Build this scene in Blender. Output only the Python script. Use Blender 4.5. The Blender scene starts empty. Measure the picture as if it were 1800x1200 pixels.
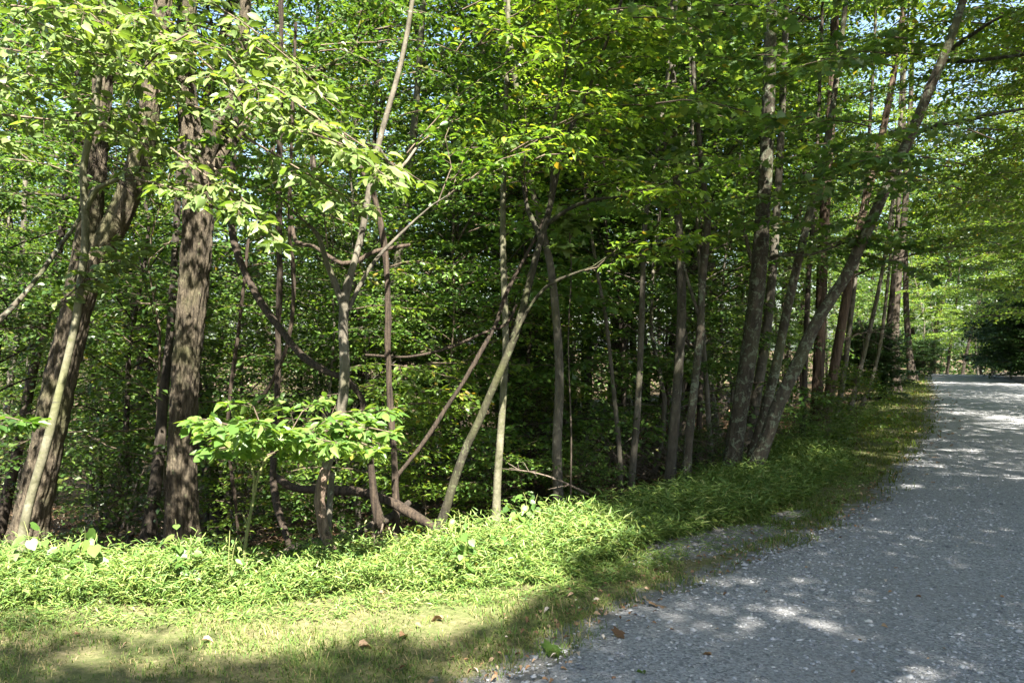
import bpy, math, random
import numpy as np
from mathutils import Matrix, Vector, noise as mnoise

# ------------------------------------------------------------------ camera, sky, sun, exposure
scene = bpy.context.scene
COL = scene.collection
FPX, CX, CY, EYE = 1500.0, 900.0, 600.0, 1.6          # focal length and centre in photo pixels, eye height
cam_d = bpy.data.cameras.new("camera")
cam_d.lens = 36.0 * FPX / 1800.0
cam_d.sensor_width = 36.0
cam_d.clip_end = 3000.0
cam = bpy.data.objects.new("camera", cam_d)
cam.location = (0, 0, EYE)
cam.rotation_euler = (math.radians(90), 0, 0)
COL.objects.link(cam)
scene.camera = cam

SUN_EL, SUN_AZ = math.radians(50), math.radians(16)    # behind the camera, a little to the right
sun_vec = Vector((math.sin(SUN_AZ) * math.cos(SUN_EL), -math.cos(SUN_AZ) * math.cos(SUN_EL), math.sin(SUN_EL)))
world = bpy.data.worlds.new("World")
scene.world = world
world.use_nodes = True
wn = world.node_tree.nodes
wl = world.node_tree.links
wn.clear()
sky = wn.new("ShaderNodeTexSky")
sky.sky_type = 'NISHITA'
sky.sun_disc = False
sky.sun_elevation = SUN_EL
sky.sun_rotation = math.pi - SUN_AZ
sky.air_density = 1.0
sky.dust_density = 2.0
sky.ozone_density = 1.0
bg = wn.new("ShaderNodeBackground")
bg.inputs[1].default_value = 0.05
wo = wn.new("ShaderNodeOutputWorld")
wl.new(sky.outputs[0], bg.inputs[0])
wl.new(bg.outputs[0], wo.inputs[0])
sun_d = bpy.data.lights.new("sun", 'SUN')
sun_d.energy = 5.0
sun_d.angle = math.radians(0.53)
sun_d.color = (1.0, 0.94, 0.84)
sun = bpy.data.objects.new("sun", sun_d)
sun.rotation_euler = sun_vec.to_track_quat('Z', 'Y').to_euler()
COL.objects.link(sun)
scene.view_settings.view_transform = 'Standard'
scene.view_settings.look = 'None'
scene.view_settings.gamma = 1.0
scene.view_settings.exposure = 3.28
cy = scene.cycles
cy.max_bounces = 6
cy.diffuse_bounces = 3
cy.glossy_bounces = 2
cy.transmission_bounces = 3
cy.transparent_max_bounces = 4
cy.sample_clamp_indirect = 6.0
cy.caustics_reflective = False
cy.caustics_refractive = False

# ------------------------------------------------------------------ small helpers
def P(px, py, d):
    return np.array(((px - CX) / FPX * d, d, EYE - (py - CY) / FPX * d))
def unit(v):
    v = np.asarray(v, float)
    return v / (np.linalg.norm(v, axis=-1, keepdims=True) + 1e-9)
def smooth(x, a, b):
    t = np.clip((np.asarray(x, float) - a) / (b - a), 0, 1)
    return t * t * (3 - 2 * t)

def make_mesh(name, V, F, mat=None, smooth_shade=False):
    """V (n,3); F a list of index arrays, each (m,3) or (m,4)"""
    V = np.asarray(V, np.float32)
    if not isinstance(F, (list, tuple)):
        F = [F]
    F = [np.asarray(f, np.int32) for f in F if len(f)]
    me = bpy.data.meshes.new(name)
    me.vertices.add(len(V))
    me.vertices.foreach_set("co", V.ravel())
    nl = sum(f.size for f in F)
    nf = sum(len(f) for f in F)
    me.loops.add(nl)
    me.polygons.add(nf)
    me.loops.foreach_set("vertex_index", np.concatenate([f.ravel() for f in F]))
    st, o = [], 0
    for f in F:
        k = f.shape[1]
        st.append(o + np.arange(len(f)) * k)
        o += f.size
    me.polygons.foreach_set("loop_start", np.concatenate(st).astype(np.int32))
    if smooth_shade:
        me.polygons.foreach_set("use_smooth", np.ones(nf, bool))
    me.update(calc_edges=True)
    if mat:
        me.materials.append(mat)
    return me

def link(name, data, parent=None, loc=None, **props):
    o = bpy.data.objects.new(name, data)
    COL.objects.link(o)
    if parent is not None:
        o.parent = parent
    if loc is not None:
        o.location = loc
    for k, v in props.items():
        if v:
            o[k] = v
    return o
def thing(name, label, cat, loc=(0, 0, 0), group=None, rz=0.0, sc=1.0):
    o = link(name, None, None, loc, label=label, category=cat, group=group)
    o.empty_display_size = 0.2
    o.rotation_euler = (0, 0, rz)
    o.scale = (sc, sc, sc)
    return o

class MB:
    """collects vertices and faces"""
    def __init__(s):
        s.V, s.T, s.Q, s.n = [], [], [], 0
    def add(s, V, T=None, Q=None):
        V = np.asarray(V, float).reshape(-1, 3)
        if T is not None and len(T):
            s.T.append(np.asarray(T) + s.n)
        if Q is not None and len(Q):
            s.Q.append(np.asarray(Q) + s.n)
        s.V.append(V)
        s.n += len(V)
    def mesh(s, name, mat, off=(0, 0, 0), sm=False):
        F = []
        if s.T: F.append(np.concatenate(s.T))
        if s.Q: F.append(np.concatenate(s.Q))
        return make_mesh(name, np.concatenate(s.V) - np.asarray(off), F, mat, sm)

def resample(pts, step):
    """Catmull-Rom through pts (k,m columns), resampled at about step metres"""
    pts = np.asarray(pts, float)
    if len(pts) < 2:
        return pts
    pp = np.vstack([2 * pts[0] - pts[1], pts, 2 * pts[-1] - pts[-2]])
    out = []
    for i in range(len(pts) - 1):
        p0, p1, p2, p3 = pp[i:i + 4]
        n = max(1, int(np.linalg.norm((p2 - p1)[:3]) / step))
        t = (np.arange(n) / n)[:, None]
        out.append(0.5 * ((2 * p1) + (-p0 + p2) * t + (2 * p0 - 5 * p1 + 4 * p2 - p3) * t * t + (-p0 + 3 * p1 - 3 * p2 + p3) * t ** 3))
    out.append(pts[-1:])
    return np.vstack(out)

def tube(mb, pts, rad, sides=6, disp=None, cap=True):
    pts = np.asarray(pts, float)
    rad = np.asarray(rad, float) * np.ones(len(pts))
    n = len(pts)
    if n < 2:
        return
    tan = np.gradient(pts, axis=0)
    tan = unit(tan)
    ref = np.array((0.0, 0.0, 1.0)) if abs(tan[0][2]) < 0.8 else np.array((1.0, 0.0, 0.0))
    a = np.zeros((n, 3))
    cur = unit(np.cross(tan[0], ref))
    for i in range(n):
        cur = unit(cur - tan[i] * np.dot(cur, tan[i]))
        a[i] = cur
    b = np.cross(tan, a)
    th = np.arange(sides) / sides * 2 * math.pi
    R = rad[:, None] * np.ones(sides)[None]
    if disp is not None:
        R = R * disp(np.arange(n), th, pts)
    V = pts[:, None] + R[..., None] * (np.cos(th)[None, :, None] * a[:, None] + np.sin(th)[None, :, None] * b[:, None])
    i0 = (np.arange(n - 1)[:, None] * sides + np.arange(sides)[None]).ravel()
    i1 = (np.arange(n - 1)[:, None] * sides + (np.arange(sides)[None] + 1) % sides).ravel()
    Q = np.stack([i0, i1, i1 + sides, i0 + sides], 1)
    V = V.reshape(-1, 3)
    T = None
    if cap:
        V = np.vstack([V, pts[-1:]])
        e = (n - 1) * sides
        T = np.stack([e + np.arange(sides), e + (np.arange(sides) + 1) % sides, np.full(sides, len(V) - 1)], 1)
    mb.add(V, T, Q)

# ------------------------------------------------------------------ materials
def mat_new(name):
    m = bpy.data.materials.new(name)
    m.use_nodes = True
    nt = m.node_tree
    nt.nodes.clear()
    out = nt.nodes.new("ShaderNodeOutputMaterial")
    return m, nt, out
def N(nt, typ, **kw):
    n = nt.nodes.new(typ)
    for k, v in kw.items():
        setattr(n, k, v)
    return n
def ramp(nt, fac, stops, interp='LINEAR'):
    r = N(nt, "ShaderNodeValToRGB")
    r.color_ramp.interpolation = interp
    el = r.color_ramp.elements
    while len(el) < len(stops):
        el.new(0.5)
    for e, (p, c) in zip(el, stops):
        e.position = p
        e.color = (*c, 1) if len(c) == 3 else c
    nt.links.new(fac, r.inputs[0])
    return r.outputs[0]
def mixc(nt, fac, a, b, mode='MIX'):
    m = N(nt, "ShaderNodeMix", data_type='RGBA', blend_type=mode)
    for s, v in ((m.inputs[0], fac), (m.inputs[6], a), (m.inputs[7], b)):
        if hasattr(v, "is_linked"):
            nt.links.new(v, s)
        else:
            s.default_value = v if isinstance(v, float) else (*v, 1)
    return m.outputs[2]
def math_n(nt, op, a, b=None):
    m = N(nt, "ShaderNodeMath", operation=op)
    for s, v in ((m.inputs[0], a), (m.inputs[1], b)):
        if v is None: continue
        if hasattr(v, "is_linked"): nt.links.new(v, s)
        else: s.default_value = v
    return m.outputs[0]
def noise_n(nt, vec, scale, detail=3.0, rough=0.55, dist=0.0):
    n = N(nt, "ShaderNodeTexNoise")
    n.inputs["Scale"].default_value = scale
    n.inputs["Detail"].default_value = detail
    n.inputs["Roughness"].default_value = rough
    n.inputs["Distortion"].default_value = dist
    if vec is not None: nt.links.new(vec, n.inputs["Vector"])
    return n.outputs[0]
def mapped(nt, scale, kind="Object"):
    tc = N(nt, "ShaderNodeTexCoord")
    mp = N(nt, "ShaderNodeMapping")
    mp.inputs["Scale"].default_value = scale
    nt.links.new(tc.outputs[kind], mp.inputs[0])
    return mp.outputs[0]

def rnd_value(nt):
    g = N(nt, "ShaderNodeNewGeometry")
    oi = N(nt, "ShaderNodeObjectInfo")
    return math_n(nt, 'FRACT', math_n(nt, 'ADD', g.outputs["Random Per Island"], oi.outputs["Random"])), oi.outputs["Random"]

def leaf_mat(name, stops, trans=0.42, tcol=(1.7, 1.6, 0.6), rough=0.42, spec=0.45, vary=(0.7, 0.6)):
    m, nt, out = mat_new(name)
    rv, orv = rnd_value(nt)
    col = ramp(nt, rv, stops)
    hs = N(nt, "ShaderNodeHueSaturation")
    nt.links.new(col, hs.inputs["Color"])
    nt.links.new(math_n(nt, 'ADD', math_n(nt, 'MULTIPLY', orv, vary[0]), vary[1]), hs.inputs["Value"])
    col = hs.outputs[0]
    bs = N(nt, "ShaderNodeBsdfPrincipled")
    nt.links.new(col, bs.inputs["Base Color"])
    bs.inputs["Roughness"].default_value = rough
    bs.inputs["Specular IOR Level"].default_value = spec
    tr = N(nt, "ShaderNodeBsdfTranslucent")
    nt.links.new(mixc(nt, 1.0, col, tcol, 'MULTIPLY'), tr.inputs[0])
    mx = N(nt, "ShaderNodeMixShader")
    mx.inputs[0].default_value = trans
    nt.links.new(bs.outputs[0], mx.inputs[1])
    nt.links.new(tr.outputs[0], mx.inputs[2])
    nt.links.new(mx.outputs[0], out.inputs[0])
    return m

def bark_mat(name, dark, light, spots=None, spot_at=0.6, moss=None, stretch=(9, 9, 1.4), bump=0.6, rings=False):
    m, nt, out = mat_new(name)
    v = mapped(nt, stretch)
    n1 = noise_n(nt, v, 2.2, 5, 0.65, 0.4)
    v2 = mapped(nt, (1, 1, 1))
    big = noise_n(nt, v2, 1.6, 3)
    fine = noise_n(nt, v2, 38.0, 4, 0.7)
    col = ramp(nt, n1, [(0.32, dark), (0.52, tuple(0.5 * (a + b) for a, b in zip(dark, light))), (0.72, light)])
    col = mixc(nt, 0.35, col, ramp(nt, fine, [(0.3, (0.25,) * 3), (0.7, (1.0,) * 3)]), 'MULTIPLY')
    if moss:
        col = mixc(nt, ramp(nt, big, [(0.52, (0, 0, 0)), (0.68, (0.75,) * 3)]), col, moss)
    if spots:
        sp = noise_n(nt, v2, 15.0, 5, 0.72, 0.6)
        col = mixc(nt, ramp(nt, sp, [(spot_at, (0, 0, 0)), (spot_at + 0.07, (0.85,) * 3)]), col, spots)
    if rings:
        vr = mapped(nt, (3, 3, 30))
        rr = noise_n(nt, vr, 2.4, 3, 0.6, 0.2)
        col = mixc(nt, ramp(nt, rr, [(0.62, (0, 0, 0)), (0.68, (0.8,) * 3)]), col, tuple(c * 0.25 for c in light))
    oi = N(nt, "ShaderNodeObjectInfo")
    hs = N(nt, "ShaderNodeHueSaturation")
    nt.links.new(col, hs.inputs["Color"])
    nt.links.new(math_n(nt, 'ADD', math_n(nt, 'MULTIPLY', oi.outputs["Random"], 0.5), 0.75), hs.inputs["Value"])
    bs = N(nt, "ShaderNodeBsdfPrincipled")
    nt.links.new(hs.outputs[0], bs.inputs["Base Color"])
    bs.inputs["Roughness"].default_value = 0.85
    bs.inputs["Specular IOR Level"].default_value = 0.2
    bp = N(nt, "ShaderNodeBump")
    bp.inputs["Strength"].default_value = bump
    bp.inputs["Distance"].default_value = 0.03
    nt.links.new(math_n(nt, 'ADD', n1, math_n(nt, 'MULTIPLY', fine, 0.35)), bp.inputs["Height"])
    nt.links.new(bp.outputs[0], bs.inputs["Normal"])
    nt.links.new(bs.outputs[0], out.inputs[0])
    return m

M = {}
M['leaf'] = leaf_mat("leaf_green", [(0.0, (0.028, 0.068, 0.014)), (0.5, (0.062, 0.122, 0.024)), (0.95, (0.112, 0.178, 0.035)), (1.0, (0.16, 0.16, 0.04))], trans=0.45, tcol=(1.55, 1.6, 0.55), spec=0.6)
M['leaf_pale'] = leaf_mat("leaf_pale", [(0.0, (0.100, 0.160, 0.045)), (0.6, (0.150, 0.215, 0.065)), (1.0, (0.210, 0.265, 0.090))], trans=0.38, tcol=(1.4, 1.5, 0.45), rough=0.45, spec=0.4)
M['leaf_maple'] = leaf_mat("leaf_maple", [(0.0, (0.048, 0.102, 0.030)), (0.6, (0.084, 0.150, 0.042)), (0.97, (0.13, 0.185, 0.042)), (1.0, (0.18, 0.15, 0.03))], trans=0.46, rough=0.34, spec=0.6)
M['leaf_yellow'] = leaf_mat("leaf_yellow_green", [(0.0, (0.048, 0.096, 0.015)), (0.5, (0.082, 0.143, 0.023)), (0.95, (0.130, 0.190, 0.028)), (1.0, (0.22, 0.16, 0.03))], trans=0.5)
M['leaf_sapling'] = leaf_mat("leaf_sapling", [(0.0, (0.050, 0.105, 0.022)), (0.6, (0.085, 0.155, 0.034)), (1.0, (0.135, 0.200, 0.045))], trans=0.45, vary=(0.25, 0.9))
M['leaf_dark'] = leaf_mat("leaf_dark", [(0.0, (0.016, 0.040, 0.010)), (1.0, (0.035, 0.075, 0.016))], trans=0.25)
M['stilt'] = leaf_mat("stiltgrass_leaf", [(0.0, (0.050, 0.105, 0.022)), (0.55, (0.102, 0.165, 0.034)), (0.9, (0.165, 0.215, 0.055)), (1.0, (0.26, 0.28, 0.11))], trans=0.26, tcol=(1.4, 1.3, 0.5), rough=0.5, spec=0.3, vary=(0.0, 1.0))
M['grass'] = leaf_mat("short_grass", [(0.0, (0.050, 0.105, 0.018)), (0.5, (0.095, 0.140, 0.028)), (0.72, (0.13, 0.155, 0.04)), (0.88, (0.20, 0.17, 0.08)), (1.0, (0.28, 0.22, 0.12))], trans=0.3, tcol=(1.3, 1.3, 0.6), rough=0.6, spec=0.25, vary=(0.0, 1.0))
M['moss'] = leaf_mat("fine_verge_grass", [(0.0, (0.050, 0.085, 0.012)), (0.7, (0.085, 0.115, 0.016)), (1.0, (0.15, 0.13, 0.04))], trans=0.3, rough=0.6, spec=0.2, vary=(0.0, 1.0))
M['dry'] = leaf_mat("dry_leaf", [(0.0, (0.10, 0.055, 0.030)), (0.5, (0.20, 0.12, 0.065)), (0.85, (0.32, 0.23, 0.15)), (1.0, (0.45, 0.40, 0.34))], trans=0.15, tcol=(1.1, 0.9, 0.7), rough=0.7, spec=0.2, vary=(0.0, 1.0))
M['bark_brown'] = bark_mat("bark_furrowed_brown", (0.012, 0.009, 0.006), (0.125, 0.102, 0.068), spots=(0.13, 0.145, 0.075), spot_at=0.62, moss=(0.050, 0.054, 0.018), stretch=(20, 20, 5.0), bump=1.0)
M['bark_dark'] = bark_mat("bark_dark", (0.012, 0.009, 0.007), (0.068, 0.055, 0.040), spots=(0.09, 0.098, 0.065), spot_at=0.66, stretch=(12, 12, 1.6))
M['bark_grey'] = bark_mat("bark_grey", (0.034, 0.030, 0.022), (0.125, 0.112, 0.085), spots=(0.17, 0.175, 0.135), spot_at=0.6, moss=(0.055, 0.056, 0.024), stretch=(6, 6, 2.5), bump=0.4)
M['bark_lichen'] = bark_mat("bark_lichen", (0.020, 0.017, 0.012), (0.082, 0.070, 0.050), spots=(0.125, 0.145, 0.10), spot_at=0.53, moss=(0.06, 0.065, 0.03), stretch=(8, 8, 2.5), bump=0.6)
M['bark_moss'] = bark_mat("bark_mossy", (0.013, 0.011, 0.007), (0.050, 0.046, 0.030), spots=(0.080, 0.090, 0.045), spot_at=0.57, moss=(0.05, 0.055, 0.018), stretch=(8, 8, 2.5), bump=0.6)
M['bark_pale'] = bark_mat("bark_pale", (0.040, 0.040, 0.020), (0.150, 0.142, 0.098), spots=(0.055, 0.058, 0.026), spot_at=0.56, moss=(0.075, 0.080, 0.032), stretch=(4, 4, 4), bump=0.25, rings=True)
M['bark_red'] = bark_mat("bark_red_brown", (0.024, 0.016, 0.011), (0.135, 0.095, 0.064), stretch=(22, 22, 1.0), bump=0.9)
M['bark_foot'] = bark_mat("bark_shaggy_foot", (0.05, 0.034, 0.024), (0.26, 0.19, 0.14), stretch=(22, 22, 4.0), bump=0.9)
M['vine'] = bark_mat("vine_bark", (0.010, 0.007, 0.005), (0.064, 0.047, 0.032), stretch=(24, 24, 1.6), bump=0.8)
M['dead'] = bark_mat("dead_wood", (0.05, 0.038, 0.028), (0.19, 0.155, 0.12), stretch=(16, 16, 1.4), bump=0.6)
M['twig'] = bark_mat("twig_bark", (0.035, 0.026, 0.018), (0.14, 0.11, 0.075), stretch=(10, 10, 4), bump=0.2)
M['stem'] = bark_mat("green_stem", (0.09, 0.12, 0.035), (0.20, 0.19, 0.08), stretch=(10, 10, 4), bump=0.1)

def ground_mat():
    m, nt, out = mat_new("ground_soil")
    at = N(nt, "ShaderNodeAttribute", attribute_name="wood")
    v = mapped(nt, (1, 1, 1))
    a = noise_n(nt, v, 1.3, 5, 0.6)
    b = noise_n(nt, v, 22, 5, 0.7)
    c = noise_n(nt, v, 90, 3, 0.7)
    verge = ramp(nt, b, [(0.3, (0.055, 0.055, 0.024)), (0.5, (0.100, 0.095, 0.045)), (0.68, (0.17, 0.145, 0.085))])
    verge = mixc(nt, ramp(nt, a, [(0.42, (0, 0, 0)), (0.6, (0.6,) * 3)]), verge, (0.060, 0.085, 0.025))
    wood = ramp(nt, b, [(0.3, (0.018, 0.012, 0.008)), (0.55, (0.065, 0.042, 0.026)), (0.75, (0.14, 0.095, 0.06))])
    wood = mixc(nt, ramp(nt, a, [(0.5, (0, 0, 0)), (0.62, (0.55,) * 3)]), wood, (0.03, 0.045, 0.014))
    ab = N(nt, "ShaderNodeAttribute", attribute_name="bare")
    bf = math_n(nt, 'ADD', ab.outputs["Fac"], math_n(nt, 'MULTIPLY', math_n(nt, 'SUBTRACT', noise_n(nt, v, 6, 5, .7), .5), 1.6))
    verge = mixc(nt, ramp(nt, bf, [(.42, (0, 0, 0)), (.62, (1, 1, 1))]), verge, ramp(nt, c, [(.3, (.085, .083, .078)), (.7, (.19, .186, .176))]))
    col = mixc(nt, at.outputs["Fac"], verge, wood)
    bs = N(nt, "ShaderNodeBsdfPrincipled")
    nt.links.new(col, bs.inputs["Base Color"])
    bs.inputs["Roughness"].default_value = 0.95
    bs.inputs["Specular IOR Level"].default_value = 0.1
    bp = N(nt, "ShaderNodeBump")
    bp.inputs["Strength"].default_value = 0.7
    bp.inputs["Distance"].default_value = 0.03
    nt.links.new(math_n(nt, 'ADD', b, math_n(nt, 'MULTIPLY', c, 0.5)), bp.inputs["Height"])
    nt.links.new(bp.outputs[0], bs.inputs["Normal"])
    nt.links.new(bs.outputs[0], out.inputs[0])
    return m
def gravel_mat(name, pebble=False):
    m, nt, out = mat_new(name)
    bs = N(nt, "ShaderNodeBsdfPrincipled")
    bs.inputs["Roughness"].default_value = 0.85
    bs.inputs["Specular IOR Level"].default_value = 0.25
    if pebble:
        rv, _ = rnd_value(nt)
        col = ramp(nt, rv, [(0.0, (0.085, 0.090, 0.097)), (0.35, (0.20, 0.207, 0.219)), (0.7, (0.285, 0.290, 0.298)), (0.97, (0.33, 0.33, 0.325)), (1.0, (0.38, 0.37, 0.35))])
        nt.links.new(col, bs.inputs["Base Color"])
    else:
        v = mapped(nt, (1, 1, 1))
        vo = N(nt, "ShaderNodeTexVoronoi")
        vo.inputs["Scale"].default_value = 75
        nt.links.new(v, vo.inputs["Vector"])
        vo2 = N(nt, "ShaderNodeTexVoronoi")
        vo2.inputs["Scale"].default_value = 28
        nt.links.new(v, vo2.inputs["Vector"])
        sx = N(nt, "ShaderNodeSeparateColor")
        nt.links.new(vo.outputs["Color"], sx.inputs[0])
        a = noise_n(nt, v, 0.9, 4, 0.6)
        c = noise_n(nt, v, 240, 3, 0.7)
        col = ramp(nt, sx.outputs[0], [(0.0, (0.11, 0.114, 0.12)), (0.5, (0.235, 0.241, 0.252)), (0.9, (0.305, 0.309, 0.315)), (1.0, (0.38, 0.37, 0.36))])
        col = mixc(nt, ramp(nt, a, [(0.35, (0, 0, 0)), (0.7, (0.65,) * 3)]), col, (0.20, 0.198, 0.195))
        col = mixc(nt, 0.4, col, ramp(nt, c, [(0.3, (0.45,) * 3), (0.7, (1.15,) * 3)]), 'MULTIPLY')
        nt.links.new(col, bs.inputs["Base Color"])
        bp = N(nt, "ShaderNodeBump")
        bp.inputs["Strength"].default_value = 0.8
        bp.inputs["Distance"].default_value = 0.012
        h = math_n(nt, 'ADD', math_n(nt, 'SUBTRACT', 1.0, vo.outputs["Distance"]), math_n(nt, 'SUBTRACT', c, vo2.outputs["Distance"]))
        nt.links.new(h, bp.inputs["Height"])
        nt.links.new(bp.outputs[0], bs.inputs["Normal"])
    nt.links.new(bs.outputs[0], out.inputs[0])
    return m
M['ground'] = ground_mat()
M['road'] = gravel_mat("gravel_road")
M['pebble'] = gravel_mat("gravel_stones", True)

# ------------------------------------------------------------------ terrain
HEDGE = np.array([(-60, 4.0), (-30, 4.3), (-8, 4.9), (-3, 5.05), (-1.4, 5.27), (0.2, 5.7), (0.62, 6.15), (1.13, 6.76), (2.0, 7.5), (2.86, 8.57),
                  (4.0, 10.4), (4.8, 12.0), (7.2, 17.1), (12.2, 26.7), (19.5, 41), (25, 52), (60, 120), (250, 500)], float)
ROADL = np.array([(-60, -120), (-14, -17), (-8, -5), (-4, 0), (-1.3, 2.6), (0.0, 4.0), (0.52, 4.75), (0.96, 5.33), (2.2, 6.67), (3.77, 8.6), (5.4, 11.5),
                  (7.4, 15), (12.0, 24), (19.6, 40), (24, 49), (32, 66), (60, 125)], float)
def sdist(poly, X, Y):
    X = np.asarray(X, float); Y = np.asarray(Y, float)
    best = np.full(X.shape, 1e9); sign = np.ones(X.shape)
    for (ax, ay), (bx, by) in zip(poly[:-1], poly[1:]):
        dx, dy = bx - ax, by - ay
        t = np.clip(((X - ax) * dx + (Y - ay) * dy) / (dx * dx + dy * dy), 0, 1)
        d = np.hypot(X - ax - t * dx, Y - ay - t * dy)
        cr = dx * (Y - ay) - dy * (X - ax)
        up = d < best
        best = np.where(up, d, best)
        sign = np.where(up, np.where(cr >= 0, 1.0, -1.0), sign)
    return best * sign
def roadr(Y):
    return 0.47 * Y + 4.0
def ground_z(X, Y, s=None):
    X = np.asarray(X, float); Y = np.asarray(Y, float)
    if s is None:
        s = sdist(HEDGE, X, Y)
    u = np.maximum(s - 0.35, 0)
    slope = 0.09 + 0.12 * smooth(X, 4.0, -2.0)
    z = -slope * u * smooth(u, 0, 1.2)
    z = -6.5 * (1 - np.exp(z / 6.5))
    t = 0.43 * X + 0.90 * Y                                   # distance along the road
    c = np.maximum(t - 44.0, 0)
    z = z - 0.05 * c * c / (c + 8.0)
    z = np.maximum(z, -9.0)
    d = (X - roadr(Y)) * 0.905
    z = z + 0.9 * smooth(d, 0.3, 5.0)
    z = z + 0.05 * np.sin(X * 1.3 + 0.7 * Y) * np.sin(Y * 1.1 - X * 0.3) * smooth(s, 0.8, 3.0)
    return z
def gz(x, y):
    return float(ground_z(np.array([x]), np.array([y]))[0])

def axis_coords(fine0, fine1, step, far, grow=1.16):
    a = list(np.arange(fine0, fine1, step))
    lo, hi, d = a[0], a[-1], step
    L, Hh = [], []
    while hi < far or lo > -far:
        d *= grow
        if hi < far: hi += d; Hh.append(hi)
        if lo > -far: lo -= d; L.append(lo)
    return np.array(L[::-1] + a + Hh)
gx = axis_coords(-7, 9, 0.12, 900)
gy = axis_coords(2, 16, 0.12, 900)
GX, GY = np.meshgrid(gx, gy)
gs = sdist(HEDGE, GX.ravel(), GY.ravel())
gzv = ground_z(GX.ravel(), GY.ravel(), gs)
nx, ny = len(gx), len(gy)
ii = (np.arange(ny - 1)[:, None] * nx + np.arange(nx - 1)[None]).ravel()
me = make_mesh("ground", np.stack([GX.ravel(), GY.ravel(), gzv], 1), np.stack([ii, ii + 1, ii + 1 + nx, ii + nx], 1), M['ground'], True)
wood = np.clip(smooth(gs, 0.3, 1.4) + smooth((GX.ravel() - roadr(GY.ravel())), 0.4, 1.5), 0, 1)
at = me.attributes.new("wood", 'FLOAT', 'POINT')
at.data.foreach_set("value", wood.astype(np.float32))
PATCHES = [(1.6, 6.85, 0.95, 0.33, 0.75, 1.0), (0.75, 5.0, 0.5, 0.16, 0.6, 4.0), (2.6, 7.9, 0.4, 0.15, 0.8, 7.0)]
bare = smooth(-sdist(ROADL, GX.ravel(), GY.ravel()), -.5, .1)
for cx_, cy_, a_, b_, an, _ in PATCHES:
    u = (GX.ravel() - cx_) * math.cos(an) + (GY.ravel() - cy_) * math.sin(an); v = -(GX.ravel() - cx_) * math.sin(an) + (GY.ravel() - cy_) * math.cos(an)
    bare = np.maximum(bare, 1 - smooth((u / a_) ** 2 + (v / b_) ** 2, .3, 1.6))
at = me.attributes.new("bare", 'FLOAT', 'POINT')
at.data.foreach_set("value", bare.astype(np.float32))
link("ground", me, kind="structure")

# the gravel road: a sheet with an uneven left edge
def poly_at(poly, y):
    return np.interp(y, poly[:, 1], poly[:, 0])
ys = np.concatenate([np.arange(-40, 2, 1.5), np.arange(2, 14, 0.06), np.arange(14, 60, 0.4), np.arange(60, 110, 3.0)])
V, Q = [], []
K = 24
for y in ys:
    xl = poly_at(ROADL, y) + 0.16 * mnoise.noise((y * 1.1, 3.1, 0)) + 0.10 * mnoise.noise((y * 4.3, 1.7, 0)) + 0.05 * mnoise.noise((y * 13.0, 9.2, 0))
    xr = roadr(y) + 0.2 * mnoise.noise((y * 0.8, 8.1, 0))
    x = xl + (xr - xl) * (np.arange(K + 1) / K) ** 1.3
    V.append(np.stack([x, np.full(K + 1, y), ground_z(x, np.full(K + 1, y)) + 0.006 + 0.012 * np.minimum(1, np.arange(K + 1) / 3.0)], 1))
for r in range(len(ys) - 1):
    for k in range(K):
        i = r * (K + 1) + k
        Q.append((i, i + 1, i + K + 2, i + K + 1))
link("gravel_road", make_mesh("gravel_road", np.vstack(V), np.array(Q), M['road'], True), kind="structure")


# ------------------------------------------------------------------ leaves
OVAL = (np.array([(0, 0, 0), (.5, 0, -.03), (1, 0, -.16), (.2, .20, .05), (.52, .25, .04), (.82, .12, -.05), (.2, -.20, .05), (.52, -.25, .04), (.82, -.12, -.05)]),
        np.array([(0, 1, 3), (3, 1, 4), (4, 1, 5), (5, 1, 2), (1, 0, 6), (1, 6, 7), (1, 7, 8), (1, 8, 2)]))
HEART = (np.array([(0, 0, 0), (.45, 0, -.05), (1, 0, -.22), (-.12, .22, .06), (.15, .43, .06), (.5, .40, .02), (.8, .18, -.07), (-.12, -.22, .06), (.15, -.43, .06), (.5, -.40, .02), (.8, -.18, -.07)]),
         np.array([(0, 1, 3), (3, 1, 4), (4, 1, 5), (5, 1, 6), (6, 1, 2), (1, 0, 7), (1, 7, 8), (1, 8, 9), (1, 9, 10), (1, 10, 2)]))
_mo = [(0, .0), (.02, .16), (-.06, .38), (.16, .36), (.20, .42), (.30, .62), (.42, .44), (.50, .28), (.62, .30), (.74, .24), (.80, .12), (1.0, .0)]
_mv = [(.36, 0, -.02)] + [(u, v, .05 * v - .12 * u * u) for u, v in _mo] + [(u, -v, .05 * v - .12 * u * u) for u, v in _mo[1:-1]][::-1]
MAPLE = (np.array(_mv), np.array([(0, 1 + i, 1 + (i + 1) % (len(_mv) - 1)) for i in range(len(_mv) - 1)]))
FAR = (np.array([(0, 0, 0), (.5, .30, .05), (1, 0, -.1), (.5, -.30, .05)]), np.array([(0, 1, 2), (0, 2, 3)]))
LANCE = (np.array([(0, 0, 0), (.42, 0, .0), (.36, .065, .03), (.36, -.065, .03), (.72, .04, -.03), (.72, -.04, -.03), (1, 0, -.2)]),
         np.array([(0, 1, 2), (0, 3, 1), (2, 1, 4), (1, 3, 5), (4, 1, 6), (1, 5, 6)]))

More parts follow.
